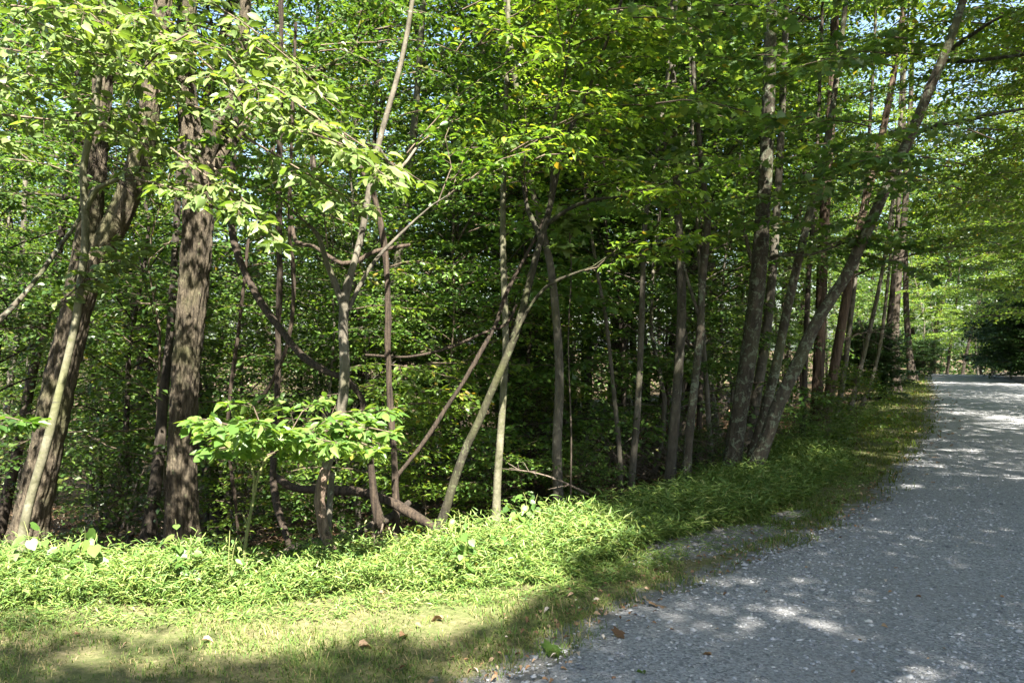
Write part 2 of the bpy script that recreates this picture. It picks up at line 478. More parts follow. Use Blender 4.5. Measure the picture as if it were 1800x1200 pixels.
class Leaves:
    def __init__(s): s.p, s.d, s.n, s.s, s.cnt, s.own = [], [], [], [], 0, []
    def add(s, p, d, n, sz):
        s.p.append(p); s.d.append(d); s.n.append(n); s.s.append(sz); s.cnt += len(p)
    def owner(s, ob): s.own.append((s.cnt, ob))         # every leaf up to here that has no owner yet grows on ob
    def arr(s):
        if not s.p: return [np.zeros((0, 3))] * 3 + [np.zeros(0)]
        return [np.concatenate(x) for x in (s.p, s.d, s.n, s.s)]
def leaf_geo(tmpl, p, d, n, s):
    d = unit(d)
    n = unit(n - d * np.sum(n * d, 1, keepdims=True))
    b = np.cross(n, d)
    T, F = tmpl
    V = p[:, None] + s[:, None, None] * (T[None, :, 0:1] * d[:, None] + T[None, :, 1:2] * b[:, None] + T[None, :, 2:3] * n[:, None])
    Fi = F[None] + (np.arange(len(p)) * len(T))[:, None, None]
    return V.reshape(-1, 3), Fi.reshape(-1, 3)

def spray(rng, lv, wood, p0, p1, width=0.6, tw=0.16, lsp=0.07, lsz=0.09, bare=0.2, sag=0.08, r0=0.012, up=None, tsides=3, noise_up=0.38, sub=(.3, .65), subwood=False):
    """one branch from p0 to p1 with flat alternate twigs and leaves"""
    p0 = np.asarray(p0, float); p1 = np.asarray(p1, float)
    L = np.linalg.norm(p1 - p0)
    n = max(4, int(L / 0.18))
    t = np.linspace(0, 1, n)
    ax = p0 + (p1 - p0) * t[:, None]
    wob = rng.normal(0, 0.035 * L, (4, 3)); wob[0] = 0; wob[-1] = 0
    ax = ax + np.stack([np.interp(t, np.linspace(0, 1, 4), wob[:, k]) for k in range(3)], 1)
    ax[:, 2] += sag * L * 4 * t * (1 - t)
    if wood is not None:
        tube(wood, ax, r0 * (1 - 0.8 * t) + 0.0015, 5 if r0 > 0.015 else 4)
    pos = bare
    side = 1 if rng.random() < .5 else -1
    upv = np.array((0, 0, 1.0)) if up is None else np.asarray(up, float)
    while pos < 1.0:
        k = pos * (n - 1); i = min(int(k), n - 2); f = k - i
        a = ax[i] * (1 - f) + ax[i + 1] * f
        fw = unit(ax[i + 1] - ax[i])
        sd = unit(np.cross(fw, upv)) * side
        rel = (pos - bare) / (1 - bare)
        tl = width * (0.35 + 0.65 * math.sin(math.pi * min(1, 0.25 + 0.75 * rel))) * rng.uniform(0.6, 1.15)
        dr = unit(fw * rng.uniform(0.5, 0.9) + sd + upv * rng.normal(0.0, 0.18))
        m = max(2, int(tl / lsp))
        q = (np.arange(m) + rng.uniform(0.3, 0.9)) / m
        tp = a + dr * (q * tl)[:, None]
        tp[:, 2] -= 0.22 * tl * q * q
        if wood is not None:
            e = a + dr * tl; e[2] -= 0.22 * tl
            mid = a + dr * tl * .5; mid[2] -= 0.055 * tl
            tube(wood, np.array([a, mid, e]), np.array([max(.0018, r0 * .3), max(.0014, r0 * .2), .0008]), tsides, cap=False)
        sgn = np.where(np.arange(m) % 2 == 0, 1.0, -1.0)
        ls = np.cross(dr, upv)
        ld = dr * 0.75 + ls * (sgn * 0.85)[:, None] + rng.normal(0, .22, (m, 3))
        ld[:, 2] -= rng.uniform(0.05, 0.5, m)
        ln = upv + rng.normal(0, noise_up, (m, 3))
        lv.add(tp + unit(ld) * 0.012, ld, ln, lsz * rng.uniform(0.6, 1.2, m))
        for q0 in sub:
            sl = tl * (1.15 - q0) * rng.uniform(.45, .75)
            for sg in (1.0, -1.0):
                b0 = a + dr * tl * q0; b0[2] -= 0.22 * tl * q0 * q0
                d2 = unit(dr * rng.uniform(.5, .9) + ls * sg + rng.normal(0, .16, 3))
                m2 = max(2, int(sl / lsp))
                q2 = (np.arange(m2) + rng.uniform(.4, 1.0)) / m2
                t2 = b0 + d2 * (q2 * sl)[:, None]
                t2[:, 2] -= .2 * sl * q2 * q2
                g2 = np.where(np.arange(m2) % 2 == 0, .8, -.8)
                l2 = d2 * .75 + np.cross(d2, upv) * g2[:, None] + rng.normal(0, .25, (m2, 3))
                l2[:, 2] -= rng.uniform(.05, .5, m2)
                lv.add(t2, l2, upv + rng.normal(0, noise_up, (m2, 3)), lsz * rng.uniform(.55, 1.15, m2))
                if wood is not None and subwood:
                    tube(wood, np.array([b0, b0 + d2 * sl - np.array((0, 0, .2 * sl))]), np.array([.0014, .0007]), 3, cap=False)
        side = -side
        pos += tw / L * rng.uniform(0.6, 1.4)
    m = 3
    e = ax[-1]; fw = unit(ax[-1] - ax[-2])
    ld = fw + rng.normal(0, .4, (m, 3))
    lv.add(np.repeat(e[None], m, 0), ld, np.array((0, 0, 1.)) + rng.normal(0, .35, (m, 3)), lsz * rng.uniform(.6, 1.0, m))

# ------------------------------------------------------------------ generic trees: shared meshes
def gen_tree(seed, H, r0, zc, R, nb, lsz, leafmat, barkmat, lean=0.03, lsp=0.06, tw=0.15, tmpl=FAR, wfac=0.42, up_lo=0.05, up_hi=0.75, sides=8):
    rng = np.random.default_rng(seed)
    wood, lv = MB(), Leaves()
    n = 14
    t = np.linspace(0, 1, n)
    wob = rng.normal(0, 0.02 * H, (6, 2)); wob[0] = 0
    cx = np.interp(t, np.linspace(0, 1, 6), wob[:, 0]) + lean * H * t * rng.normal()
    cyv = np.interp(t, np.linspace(0, 1, 6), wob[:, 1]) + lean * H * t * rng.normal()
    axis = np.stack([cx, cyv, -0.3 + (H + .3) * t], 1)
    axis = resample(axis, 0.35)
    tt = np.linspace(0, 1, len(axis))
    tube(wood, axis, r0 * (1 - 0.86 * tt) * (1 + 0.35 * np.exp(-tt * 40)), sides)
    az = rng.uniform(0, 6.28)
    for i in range(nb):
        f = (i + rng.uniform(.2, .8)) / nb
        z = zc + (H - zc) * f
        k = (z + .3) / (H + .3) * (len(axis) - 1); j = min(int(k), len(axis) - 2)
        a = axis[j] + (axis[j + 1] - axis[j]) * (k - j)
        az += 2.4 + rng.normal(0, .35)
        ln = R * (0.45 + 0.75 * math.sin(math.pi * min(1, 0.28 + 0.72 * f))) * rng.uniform(.6, 1.2)
        if f > .9: ln *= .6
        el = up_lo + (up_hi - up_lo) * f + rng.normal(0, .12)
        e = a + ln * np.array((math.cos(az) * math.cos(el), math.sin(az) * math.cos(el), math.sin(el)))
        spray(rng, lv, wood, a, e, width=wfac * ln + .12, tw=tw, lsp=lsp, lsz=lsz, bare=rng.uniform(.15, .35), r0=max(.004, r0 * .2 * ln / R))
    V, F = leaf_geo(tmpl, *lv.arr())
    return wood.mesh("tree_wood", barkmat, sm=True), make_mesh("tree_leaves", V, F, leafmat), H

SAP = [gen_tree(100 + i, *a) for i, a in enumerate([
    (5.2, .035, .7, 1.5, 32, .08, M['leaf'], M['bark_grey']),
    (6.8, .045, .9, 1.8, 40, .08, M['leaf'], M['bark_dark']),
    (4.0, .028, .5, 1.3, 28, .075, M['leaf'], M['twig']),
    (7.5, .05, 1.2, 1.9, 42, .085, M['leaf_yellow'], M['bark_grey']),
    (6.0, .04, 1.0, 1.7, 36, .085, M['leaf'], M['bark_dark']),
    (5.5, .04, .6, 1.6, 32, .09, M['leaf_maple'], M['bark_grey'])])]
POLE = [gen_tree(200 + i, *a, lsp=.095, tw=.22) for i, a in enumerate([
    (15, .13, 4.6, 2.4, 40, .12, M['leaf'], M['bark_dark']),
    (17, .17, 5.5, 2.7, 44, .14, M['leaf'], M['bark_dark']),
    (13, .09, 3.6, 2.1, 36, .13, M['leaf_yellow'], M['bark_grey']),
    (16, .15, 6.0, 2.6, 42, .14, M['leaf_yellow'], M['bark_dark']),
    (14, .11, 4.2, 2.3, 38, .135, M['leaf'], M['bark_lichen'])])]
BUSH = [gen_tree(300 + i, *a, lsp=.055, tw=.10, wfac=.5, up_lo=.15, up_hi=1.1, sides=5) for i, a in enumerate([
    (1.3, .014, .08, .75, 30, .075, M['leaf'], M['twig']),
    (1.7, .016, .10, .9, 36, .08, M['leaf_yellow'], M['twig']),
    (2.2, .03, .10, 1.2, 90, .11, M['leaf_dark'], M['twig'])])]
# crowns of the tall trees, origin where the trunk ends
def gen_crown(seed, R, nb, lsz, leafmat, up=4.0, down=1.0, lsp=.095, tw=.22):
    rng = np.random.default_rng(seed)
    wood, lv = MB(), Leaves()
    tube(wood, np.array([(0, 0, -.2), (.05, .02, up * .5), (.1, -.05, up)]), np.array([.055, .035, .008]), 6)
    az = 0.0
    for i in range(nb):
        f = (i + .5) / nb
        z = -down + (up + down) * f
        az += 2.4 + rng.normal(0, .3)
        ln = R * (0.5 + 0.7 * math.sin(math.pi * min(1, .3 + .7 * f))) * rng.uniform(.6, 1.15)
        a = np.array((0, 0, max(z * .8, -.2)))
        el = -.05 + .8 * f + rng.normal(0, .12)
        e = np.array((0, 0, z)) + ln * np.array((math.cos(az) * math.cos(el), math.sin(az) * math.cos(el), math.sin(el)))
        spray(rng, lv, wood, a, e, width=.42 * ln + .1, tw=tw, lsp=lsp, lsz=lsz, bare=rng.uniform(.25, .4), r0=.014)
    V, F = leaf_geo(FAR, *lv.arr())
    return wood.mesh("limb_wood", M['twig'], sm=True), make_mesh("crown_leaves", V, F, leafmat)
CROWN = [gen_crown(400, 2.6, 24, .14, M['leaf']), gen_crown(401, 2.8, 26, .14, M['leaf_yellow']), gen_crown(402, 1.9, 18, .13, M['leaf'])]

def plant_generic(var, name, label, cat, x, y, rz, sc, group=None, zoff=0.0):
    o = thing(name, label, cat, (x, y, gz(x, y) + zoff), group, rz, sc)
    link("trunk" if name.endswith("tree") else "stem", var[0], o)
    link("crown" if name.endswith("tree") else "foliage", var[1], o, kind=None if name.endswith("tree") else "stuff")
    return o

# ------------------------------------------------------------------ the trees one can point to
def bark_disp(seed, amp, kth=8.0, kz=2.6):
    def f(i, th, pts):
        R = np.ones((len(pts), len(th)))
        for a, p in enumerate(pts):
            z = p[2]
            for b, t in enumerate(th):
                c, s = math.cos(t), math.sin(t)
                v = mnoise.noise((c * kth + seed, s * kth, z * kz))
                w = mnoise.noise((c * kth * 2.6 + seed, s * kth * 2.6, z * kz * 3.2))
                g = mnoise.noise((c * 1.1 + seed, s * 1.1, z * .8))
                R[a, b] = 1 + amp * (abs(v) * -1.6 + .45 + .5 * w) + 0.10 * g
        return R / np.maximum(R.max(1, keepdims=True) * .99, .5)
    return f

TREES = {}
def hero(key, name, label, d, pts, bark, top=9.0, crown=0, forks=(), cat="tree", d_top=None, group=None, ridge=0.0, flare=.35, step=.12, top_r=.4, lean_up=.35, wk=1.0):
    """pts: (px, py, width px) from the foot upwards at distance d; top: height of the trunk's end"""
    d_top = d if d_top is None else d_top
    h = np.array([p[1] for p in pts], float)
    dd = d + (d_top - d) * (h[0] - h) / max(1.0, h[0] - h[-1])
    W = np.array([P(p[0], p[1], q) for p, q in zip(pts, dd)])
    r = np.array([p[2] / 2 / FPX * q * math.cos(math.atan((p[0] - CX) / FPX)) for p, q in zip(pts, dd)])   # widths are horizontal, off-axis
    tn = np.gradient(W, axis=0)
    r *= wk * np.maximum(.75, np.abs(tn[:, 2]) / (np.hypot(tn[:, 0], tn[:, 2]) + 1e-6))
    dir0 = W[1] - W[0]
    base = W[0].copy()
    g = gz(base[0], base[1])
    if base[2] > g:
        k = (base[2] - g + .05) / max(dir0[2], .05)
        base = base - dir0 * min(k, 1.0)
        base[2] = g - .05
        W = np.vstack([base, W]); r = np.concatenate([[r[0] * 1.05], r])
    base = np.array((W[0][0], W[0][1], min(W[0][2], g)))
    if W[0][2] > g - .25:
        foot = W[0] - unit(W[1] - W[0]) * .3
        W = np.vstack([foot, W]); r = np.concatenate([[r[0] * 1.1], r])
    wr = np.hstack([W, r[:, None]])
    if top and top > W[-1][2] + .3:
        dr = unit(W[-1] - W[-2])
        z = W[-1][2]; p = W[-1].copy(); rr = r[-1]
        steps = max(2, int((top - z) / 1.2))
        for k in range(steps):
            dr = unit(dr + np.array((0, 0, lean_up)))
            p = p + dr * (top - z) / steps / max(dr[2], .3)
            wr = np.vstack([wr, [*p, rr * (1 - (1 - top_r) * (k + 1) / steps)]])
    o = thing(name, label, cat, base, group)
    a = resample(wr, step)
    r_ = a[:, 3].copy()
    hgt = a[:, 2] - base[2]
    r_ *= 1 + flare * np.exp(-np.maximum(hgt, 0) * 5.0)
    mb = MB()
    big = r_.max() > .11
    tube(mb, a[:, :3], r_, (72 if ridge else 14 if big else 10), bark_disp(d * 7.3, ridge) if ridge else None)
    link("trunk", mb.mesh("trunk", M[bark], base, True), o)
    tips = []
    for fk in forks:
        fd = fk.get('d', d)
        F = np.array([[*P(q[0], q[1], fd + (fk.get('d1', fd) - fd) * i / max(1, len(fk['pts']) - 1)), q[2] / 2 / FPX * fd] for i, q in enumerate(fk['pts'])])
        if fk.get('top'):
            dr = unit(F[-1][:3] - F[-2][:3]); p = F[-1][:3].copy()
            while p[2] < fk['top']:
                dr = unit(dr + np.array((0, 0, .25))); p = p + dr * .9
                F = np.vstack([F, [*p, F[-1][3] * .85]])
        F = resample(F, step)
        if fk.get('name') is None: F[:, 3] *= 1 - .65 * smooth(np.linspace(0, 1, len(F)), .45, 1.0)
        if not fk.get('top') and fk.get('name') is None: tips.append((F[-1][:3].copy(), unit(F[-1][:3] - F[max(0, len(F) - 4)][:3])))
        m2 = MB()
        tube(m2, F[:, :3], F[:, 3], 40 if fk.get('ridge') else 9, bark_disp(d * 3.1 + len(F), fk['ridge']) if fk.get('ridge') else None)
        link(fk.get('name', 'limb'), m2.mesh("limb", M[fk.get('bark', bark)], base, True), o)
    if crown is not None and top:
        cw, cl = CROWN[crown]
        rz = (d * 37.0) % 6.28
        for nm, mdat in (("limbs", cw), ("crown", cl)):
            c = link(nm, mdat, o, Vector(wr[-1][:3] - base))
            c.rotation_euler = (0, 0, rz)
    TREES[key] = dict(o=o, base=base, axis=a, tips=tips, lv=Leaves(), wood=MB(), rng=np.random.default_rng(int(d * 1000) + len(pts)))
    return o

hero('A', 'furrowed_tree', "thick furrowed brown trunk leaning behind a slender pale stem, forking at mid height", 8.0,
     [(46, 955, 84), (60, 890, 72), (84, 780, 68), (105, 670, 65), (130, 560, 63), (150, 470, 62), (158, 400, 48), (168, 300, 44), (178, 180, 40), (184, 60, 36)], 'bark_brown', 11, 0,
     forks=[dict(pts=[(150, 490, 50), (180, 432, 48), (208, 385, 46), (230, 330, 43), (250, 260, 42), (264, 180, 38), (280, 60, 34)], ridge=.16, top=8.0)], ridge=.26, step=.04)
hero('B', 'furrowed_tree', "thickest upright shaggy trunk with sunlit bark, forked high into two stems", 8.5,
     [(320, 945, 72), (320, 880, 62), (320, 780, 56), (325, 670, 55), (335, 560, 57), (345, 440, 60), (348, 350, 58), (345, 280, 56), (332, 210, 42), (326, 120, 38), (330, 0, 36)], 'bark_brown', 12, 1,
     forks=[dict(pts=[(350, 300, 36), (378, 235, 32), (402, 190, 27), (418, 150, 24), (428, 60, 22), (432, 0, 20)], ridge=.14, top=7.5),
            dict(pts=[(362, 320, 26), (392, 265, 24), (425, 228, 22), (455, 200, 20), (520, 150, 15), (575, 118, 13), (620, 85, 10), (650, 30, 7)], d1=9.2)], ridge=.28, step=.04)
hero('C', 'slender_tree', "slender pale smooth-barked stem leaning in front of the furrowed forked trunk", 6.9,
     [(34, 975, 24), (50, 890, 20), (82, 780, 21), (104, 690, 18), (119, 630, 17), (134, 560, 17), (141, 500, 17), (149, 440, 16), (150, 375, 16), (146, 300, 15), (158, 240, 15), (171, 175, 13), (178, 100, 12), (182, 40, 11), (186, -30, 10)], 'bark_pale', 6.5, None,
     forks=[dict(pts=[(150, 370, 10), (172, 330, 9), (190, 322, 8), (250, 300, 6)], d1=6.6), dict(pts=[(140, 495, 8), (146, 485, 7), (156, 478, 5)])], wk=0.9)
hero('D', 'dark_tree', "dark trunk leaning close behind the furrowed forked trunk", 12.0,
     [(5, 905, 24), (22, 830, 22), (38, 760, 21), (52, 680, 20), (70, 600, 18), (90, 520, 17), (105, 430, 15)], 'bark_dark', 13, 0)
hero('E', 'slender_tree', "thin grey trunk at the very edge beside the dark leaning trunk", 15.0,
     [(-6, 850, 15), (4, 770, 14), (14, 700, 14), (22, 640, 13), (30, 590, 12), (36, 500, 11)], 'bark_grey', 13, 2)
hero('F', 'slender_tree', "short-looking dark grey trunk pressed against the thickest shaggy trunk", 9.6,
     [(262, 930, 28), (272, 860, 24), (281, 780, 21), (288, 690, 18), (296, 620, 16), (302, 540, 14)], 'bark_dark', 8, 2, d_top=10.2)
hero('G', 'slender_tree', "forked smooth grey-green tree with a bent sunlit foot and a knot hole", 6.0,
     [(592, 1000, 26), (582, 965, 25), (568, 930, 24), (561, 880, 23), (566, 845, 23), (578, 808, 24), (592, 760, 24), (603, 700, 25), (606, 640, 24), (603, 578, 23), (606, 520, 25), (617, 480, 17), (634, 420, 16), (650, 330, 15), (664, 260, 14), (686, 180, 13), (705, 110, 12), (725, 0, 11)], 'bark_grey', 6.5, None,
     forks=[dict(pts=[(604, 540, 14), (590, 500, 12), (575, 465, 10), (562, 420, 9), (545, 395, 8), (520, 378, 7), (498, 350, 6)], d1=5.8),
            dict(pts=[(612, 545, 9), (650, 470, 7), (700, 415, 6), (760, 360, 5), (800, 335, 3)], d1=6.3),
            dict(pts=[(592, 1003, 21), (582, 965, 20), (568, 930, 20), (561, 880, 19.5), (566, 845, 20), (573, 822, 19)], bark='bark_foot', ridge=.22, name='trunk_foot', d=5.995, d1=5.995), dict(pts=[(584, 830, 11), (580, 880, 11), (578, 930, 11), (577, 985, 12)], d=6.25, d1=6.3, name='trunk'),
            dict(pts=[(664, 260, 8), (700, 300, 6), (735, 255, 5), (790, 215, 4)], d1=6.6)], wk=0.76)
hero('H', 'slender_tree', "pale mottled tree behind the dark rope-like vine, crossed by a hooked vine", 13.0,
     [(676, 900, 17), (680, 720, 16), (686, 600, 16), (692, 520, 16), (703, 430, 15), (716, 340, 14), (728, 220, 12), (738, 100, 11)], 'bark_pale', 12, 1)
hero('I', 'leaning_tree', "mossy tree leaning strongly uphill with branching top, left of the pale birch-like trunk", 7.4,
     [(768, 940, 26), (785, 890, 23), (800, 840, 22), (822, 780, 21), (842, 740, 21), (865, 685, 20), (885, 640, 20), (905, 590, 20), (922, 530, 19), (935, 480, 18), (948, 430, 17), (960, 390, 16), (972, 340, 14), (985, 280, 12), (1005, 220, 11), (1030, 170, 10)], 'bark_moss', 6.5, 2,
     forks=[dict(pts=[(952, 420, 11), (940, 395, 10), (928, 370, 9), (918, 320, 8), (905, 290, 6)], d1=7.7),
            dict(pts=[(966, 370, 9), (972, 300, 8), (968, 240, 7), (985, 170, 6), (1000, 90, 5), (1005, 20, 4)], d1=7.0),
            dict(pts=[(960, 395, 9), (995, 370, 7), (1040, 352, 6), (1090, 346, 5), (1150, 338, 4)], d1=6.9),
            dict(pts=[(890, 620, 7), (940, 525, 6), (985, 490, 6), (1040, 470, 5), (1075, 446, 5), (1120, 450, 4)], d1=6.9)], wk=0.74)
hero('J', 'slender_tree', "thin pale birch-like trunk with sunlit foot, beside the leaning mossy tree", 7.9,
     [(872, 915, 18), (874, 850, 17), (878, 790, 16), (883, 720, 15), (887, 650, 15), (889, 590, 14), (886, 500, 14), (884, 420, 13), (885, 330, 12), (888, 240, 11)], 'bark_pale', 9, 2, wk=0.84)
hero('K', 'slender_tree', "straight grey mid-size trunk between the pale birch-like trunk and the brush", 9.0,
     [(982, 885, 21), (980, 840, 19), (979, 780, 19), (983, 690, 18), (982, 620, 17), (976, 540, 16), (968, 470, 15), (955, 410, 14), (940, 350, 12), (930, 300, 11)], 'bark_grey', 10, 0, wk=0.92)
hero('L', 'dark_tree', "dark column deep among the trunks between the brush and the thin pole trees", 18.0,
     [(1098, 790, 19), (1095, 700, 18), (1093, 600, 18), (1092, 510, 17), (1092, 400, 15)], 'bark_dark', 13, 1)
hero('M', 'thin_tree', "thinnest grey pole rising from the dead brush", 10.0, [(1092, 865, 9), (1088, 780, 9), (1080, 700, 8), (1072, 620, 7), (1062, 540, 7), (1050, 480, 6)], 'bark_grey', 7, 2)
hero('N', 'thin_tree', "slim wavy lichen-grey pole just past the thinnest pole", 10.0, [(1108, 868, 13), (1114, 800, 12), (1120, 730, 12), (1124, 660, 11), (1128, 560, 11), (1130, 480, 10), (1135, 380, 9), (1150, 300, 8)], 'bark_grey', 8, 2)
hero('O', 'slender_tree', "tall slim grey trunk, first of a close pair at the brush edge", 9.6,
     [(1176, 870, 20), (1180, 810, 18), (1186, 740, 18), (1192, 660, 17), (1197, 580, 17), (1198, 500, 16), (1194, 420, 15), (1190, 340, 14), (1186, 240, 12)], 'bark_grey', 9, 0)
hero('P', 'slender_tree', "wavy dark grey trunk, second of a close pair at the brush edge", 9.4,
     [(1205, 872, 16), (1209, 800, 15), (1216, 720, 15), (1224, 650, 14), (1231, 580, 14), (1234, 500, 13), (1240, 440, 13), (1244, 390, 12), (1238, 335, 11), (1230, 260, 9)], 'bark_lichen', 9, 1,
     forks=[dict(pts=[(1230, 560, 6), (1205, 480, 6), (1190, 420, 5), (1178, 380, 4)], d1=9.2)])
hero('Q', 'thin_tree', "thin bent pole behind the close pair of trunks", 11.0, [(1254, 828, 10), (1247, 760, 9), (1243, 690, 9), (1238, 620, 8), (1234, 540, 7), (1228, 450, 6)], 'bark_grey', 7, 2)
hero('R', 'lichen_tree', "stout lichen-spotted trunk at the foot of the V of leaning stems", 10.0,
     [(1282, 845, 40), (1290, 790, 34), (1299, 730, 33), (1309, 670, 33), (1318, 610, 33), (1327, 540, 32), (1335, 460, 31), (1341, 380, 30), (1346, 300, 28), (1350, 200, 26)], 'bark_lichen', 10, 0,
     forks=[dict(pts=[(1352, 455, 7), (1375, 448, 6), (1430, 446, 5), (1490, 425, 4), (1540, 418, 3)], d1=9.4),
            dict(pts=[(1326, 470, 8), (1316, 440, 7), (1308, 400, 6), (1302, 380, 5)], d1=10.2)], ridge=.10, step=.08, wk=0.95)
hero('S', 'slender_tree', "grey trunk with a sunlit foot, half hidden behind the stout lichen-spotted trunk", 12.0,
     [(1308, 815, 20), (1322, 740, 19), (1336, 660, 18), (1346, 590, 18), (1354, 520, 17), (1362, 420, 15)], 'bark_grey', 10, 2)
hero('T', 'lichen_tree', "slimmer lichen-spotted stem rising steeply from the V's foot", 10.2,
     [(1312, 835, 26), (1325, 790, 23), (1338, 748, 22), (1350, 700, 21), (1362, 655, 20), (1372, 605, 19), (1383, 550, 19), (1396, 490, 18), (1410, 430, 17), (1424, 370, 16), (1438, 320, 15), (1452, 260, 14), (1465, 180, 12)], 'bark_lichen', 10, 1, ridge=.08, step=.08, wk=0.92)
hero('U', 'leaning_tree', "long lichen-grey trunk leaning far out over the gravel road", 9.8,
     [(1322, 832, 34), (1342, 785, 29), (1362, 725, 28), (1382, 680, 27), (1404, 635, 27), (1430, 577, 26), (1458, 530, 26), (1487, 485, 25), (1520, 415, 25), (1560, 325, 24), (1600, 240, 23), (1635, 155, 21), (1665, 85, 19), (1690, 10, 17)], 'bark_lichen', 8.5, 1,
     forks=[dict(pts=[(1612, 232, 10), (1660, 218, 8), (1700, 212, 7), (1750, 200, 6), (1830, 186, 5), (1900, 170, 4)], d1=8.4),
            dict(pts=[(1662, 106, 9), (1700, 108, 7), (1740, 104, 6), (1830, 92, 5), (1900, 84, 3)], d1=8.4),
            dict(pts=[(1668, 90, 9), (1710, 60, 7), (1760, 30, 5), (1820, 15, 4)], d1=8.6)], d_top=9.0, ridge=.10, step=.08, lean_up=.1, wk=0.95)
hero('V', 'dark_tree', "thin black-looking pole behind the long leaning trunk", 13.0, [(1409, 795, 11), (1412, 720, 10), (1415, 650, 10), (1418, 570, 10), (1422, 480, 9), (1428, 400, 8)], 'bark_dark', 9, 2)
hero('W', 'straight_tree', "straight reddish-brown stringy-barked trunk near the verge", 14.0,
     [(1431, 780, 25), (1434, 730, 22), (1438, 660, 22), (1441, 590, 21), (1444, 510, 21), (1447, 430, 20), (1451, 350, 19), (1456, 280, 18)], 'bark_red', 12, 0, ridge=.12, step=.1)
hero('X', 'straight_tree', "brown trunk leaning slightly, touching the straight reddish trunk at its foot", 14.4,
     [(1446, 778, 20), (1455, 720, 19), (1465, 655, 18), (1478, 580, 18), (1490, 510, 17), (1503, 440, 16), (1520, 360, 15), (1545, 260, 14), (1568, 150, 12)], 'bark_red', 11, 1)
hero('Y', 'slender_tree', "slim sun-flecked stem just past the two brown trunks", 16.0, [(1470, 745, 11), (1478, 690, 11), (1487, 630, 10), (1495, 560, 10), (1503, 490, 9), (1513, 410, 8)], 'bark_grey', 10, 2)
hero('Z', 'slender_tree', "pale slanting stem by the bush on the verge", 17.5, [(1492, 725, 11), (1502, 690, 10), (1514, 640, 9), (1526, 590, 9), (1538, 540, 8), (1552, 470, 7)], 'bark_grey', 11, 1)
hero('AA', 'thin_tree', "short thin slanting pole next to the pale slanting stem by the verge", 19.0, [(1514, 715, 9), (1524, 690, 8), (1537, 650, 7), (1548, 600, 7), (1556, 540, 6)], 'bark_grey', 9, 2)
hero('AB', 'dark_tree', "stout dark trunk standing at the far end of the mossy verge", 27.0, [(1576, 690, 21), (1574, 650, 18), (1573, 600, 17), (1574, 550, 16), (1578, 490, 15), (1586, 420, 13)], 'bark_dark', 14, 0)
hero('AC', 'dark_tree', "dark trunk with spread foot just before the road crest", 34.0, [(1604, 662, 18), (1599, 630, 14), (1596, 590, 12), (1593, 540, 11), (1592, 480, 10)], 'bark_dark', 14, 1)
hero('AD', 'dark_tree', "dark trunk behind the stout one at the end of the verge", 24.0, [(1552, 690, 13), (1556, 640, 12), (1562, 580, 11), (1570, 500, 10)], 'bark_dark', 12, 1)
for key, lab, d, pts in [
        ('AE', "first thin dark trunk beyond the road crest", 52, [(1664, 665, 6), (1668, 630, 6), (1673, 590, 5), (1680, 540, 4)]),
        ('AF', "slanting dark trunk in the middle of the group beyond the crest", 50, [(1690, 668, 7), (1697, 630, 6), (1708, 580, 5), (1722, 530, 4)]),
        ('AG', "thin upright trunk beyond the crest, next to the slanting one", 56, [(1724, 668, 4), (1726, 620, 4), (1730, 580, 3)]),
        ('AH', "slanting thin trunk beyond the crest nearest the dark shrub", 54, [(1742, 668, 6), (1750, 620, 5), (1762, 580, 4), (1772, 540, 3)]),
        ('AI', "thin grey trunk over the crest beside the far verge", 58, [(1640, 665, 4), (1642, 620, 4), (1645, 570, 3)])]:
    hero(key, 'thin_tree', lab, d, pts, 'bark_dark', 8, 1, group="trees beyond the road crest", step=.4)

# pale dead sapling with bare side branches
hero('DS', 'dead_sapling', "bare whitish dead sapling with crooked side twigs standing in the sunlit wood", 12.5,
     [(797, 760, 6), (796, 660, 6), (797, 560, 6), (796, 460, 5), (797, 380, 4), (797, 300, 3)], 'dead', 0, None, cat="dead tree",
     forks=[dict(pts=[(798, 440, 4), (815, 405, 4), (832, 375, 3), (850, 335, 2)], name='branch'), dict(pts=[(797, 540, 4), (780, 520, 3), (760, 505, 2), (735, 488, 2)], name='branch'),
            dict(pts=[(797, 470, 4), (812, 455, 3), (826, 440, 2)], name='branch'), dict(pts=[(797, 490, 3), (775, 478, 3), (750, 470, 2)], name='branch'), dict(pts=[(798, 610, 3), (815, 570, 2), (822, 530, 2)], name='branch')])

# knot hole on the bent foot
def knot():
    t = TREES['G']
    c = P(575, 936, 5.925)
    mb = MB()
    n = 14
    for r, dy in ((.014, 0.0), (.009, -.012)):
        pass
    ring = [(math.cos(i / n * 6.283), math.sin(i / n * 6.283)) for i in range(n)]
    V = []
    for rr, dy in ((.020, .012), (.016, -.006), (.010, -.006), (.008, .02)):
        V += [(c[0] + rr * a, c[1] + dy, c[2] + rr * 1.15 * b) for a, b in ring]
    Q = [(k * n + i, k * n + (i + 1) % n, (k + 1) * n + (i + 1) % n, (k + 1) * n + i) for k in range(3) for i in range(n)]
    mb.add(np.array(V), None, np.array(Q))
    link("knot", mb.mesh("knot", M['bark_dark'], t['base'], True), t['o'])
knot()

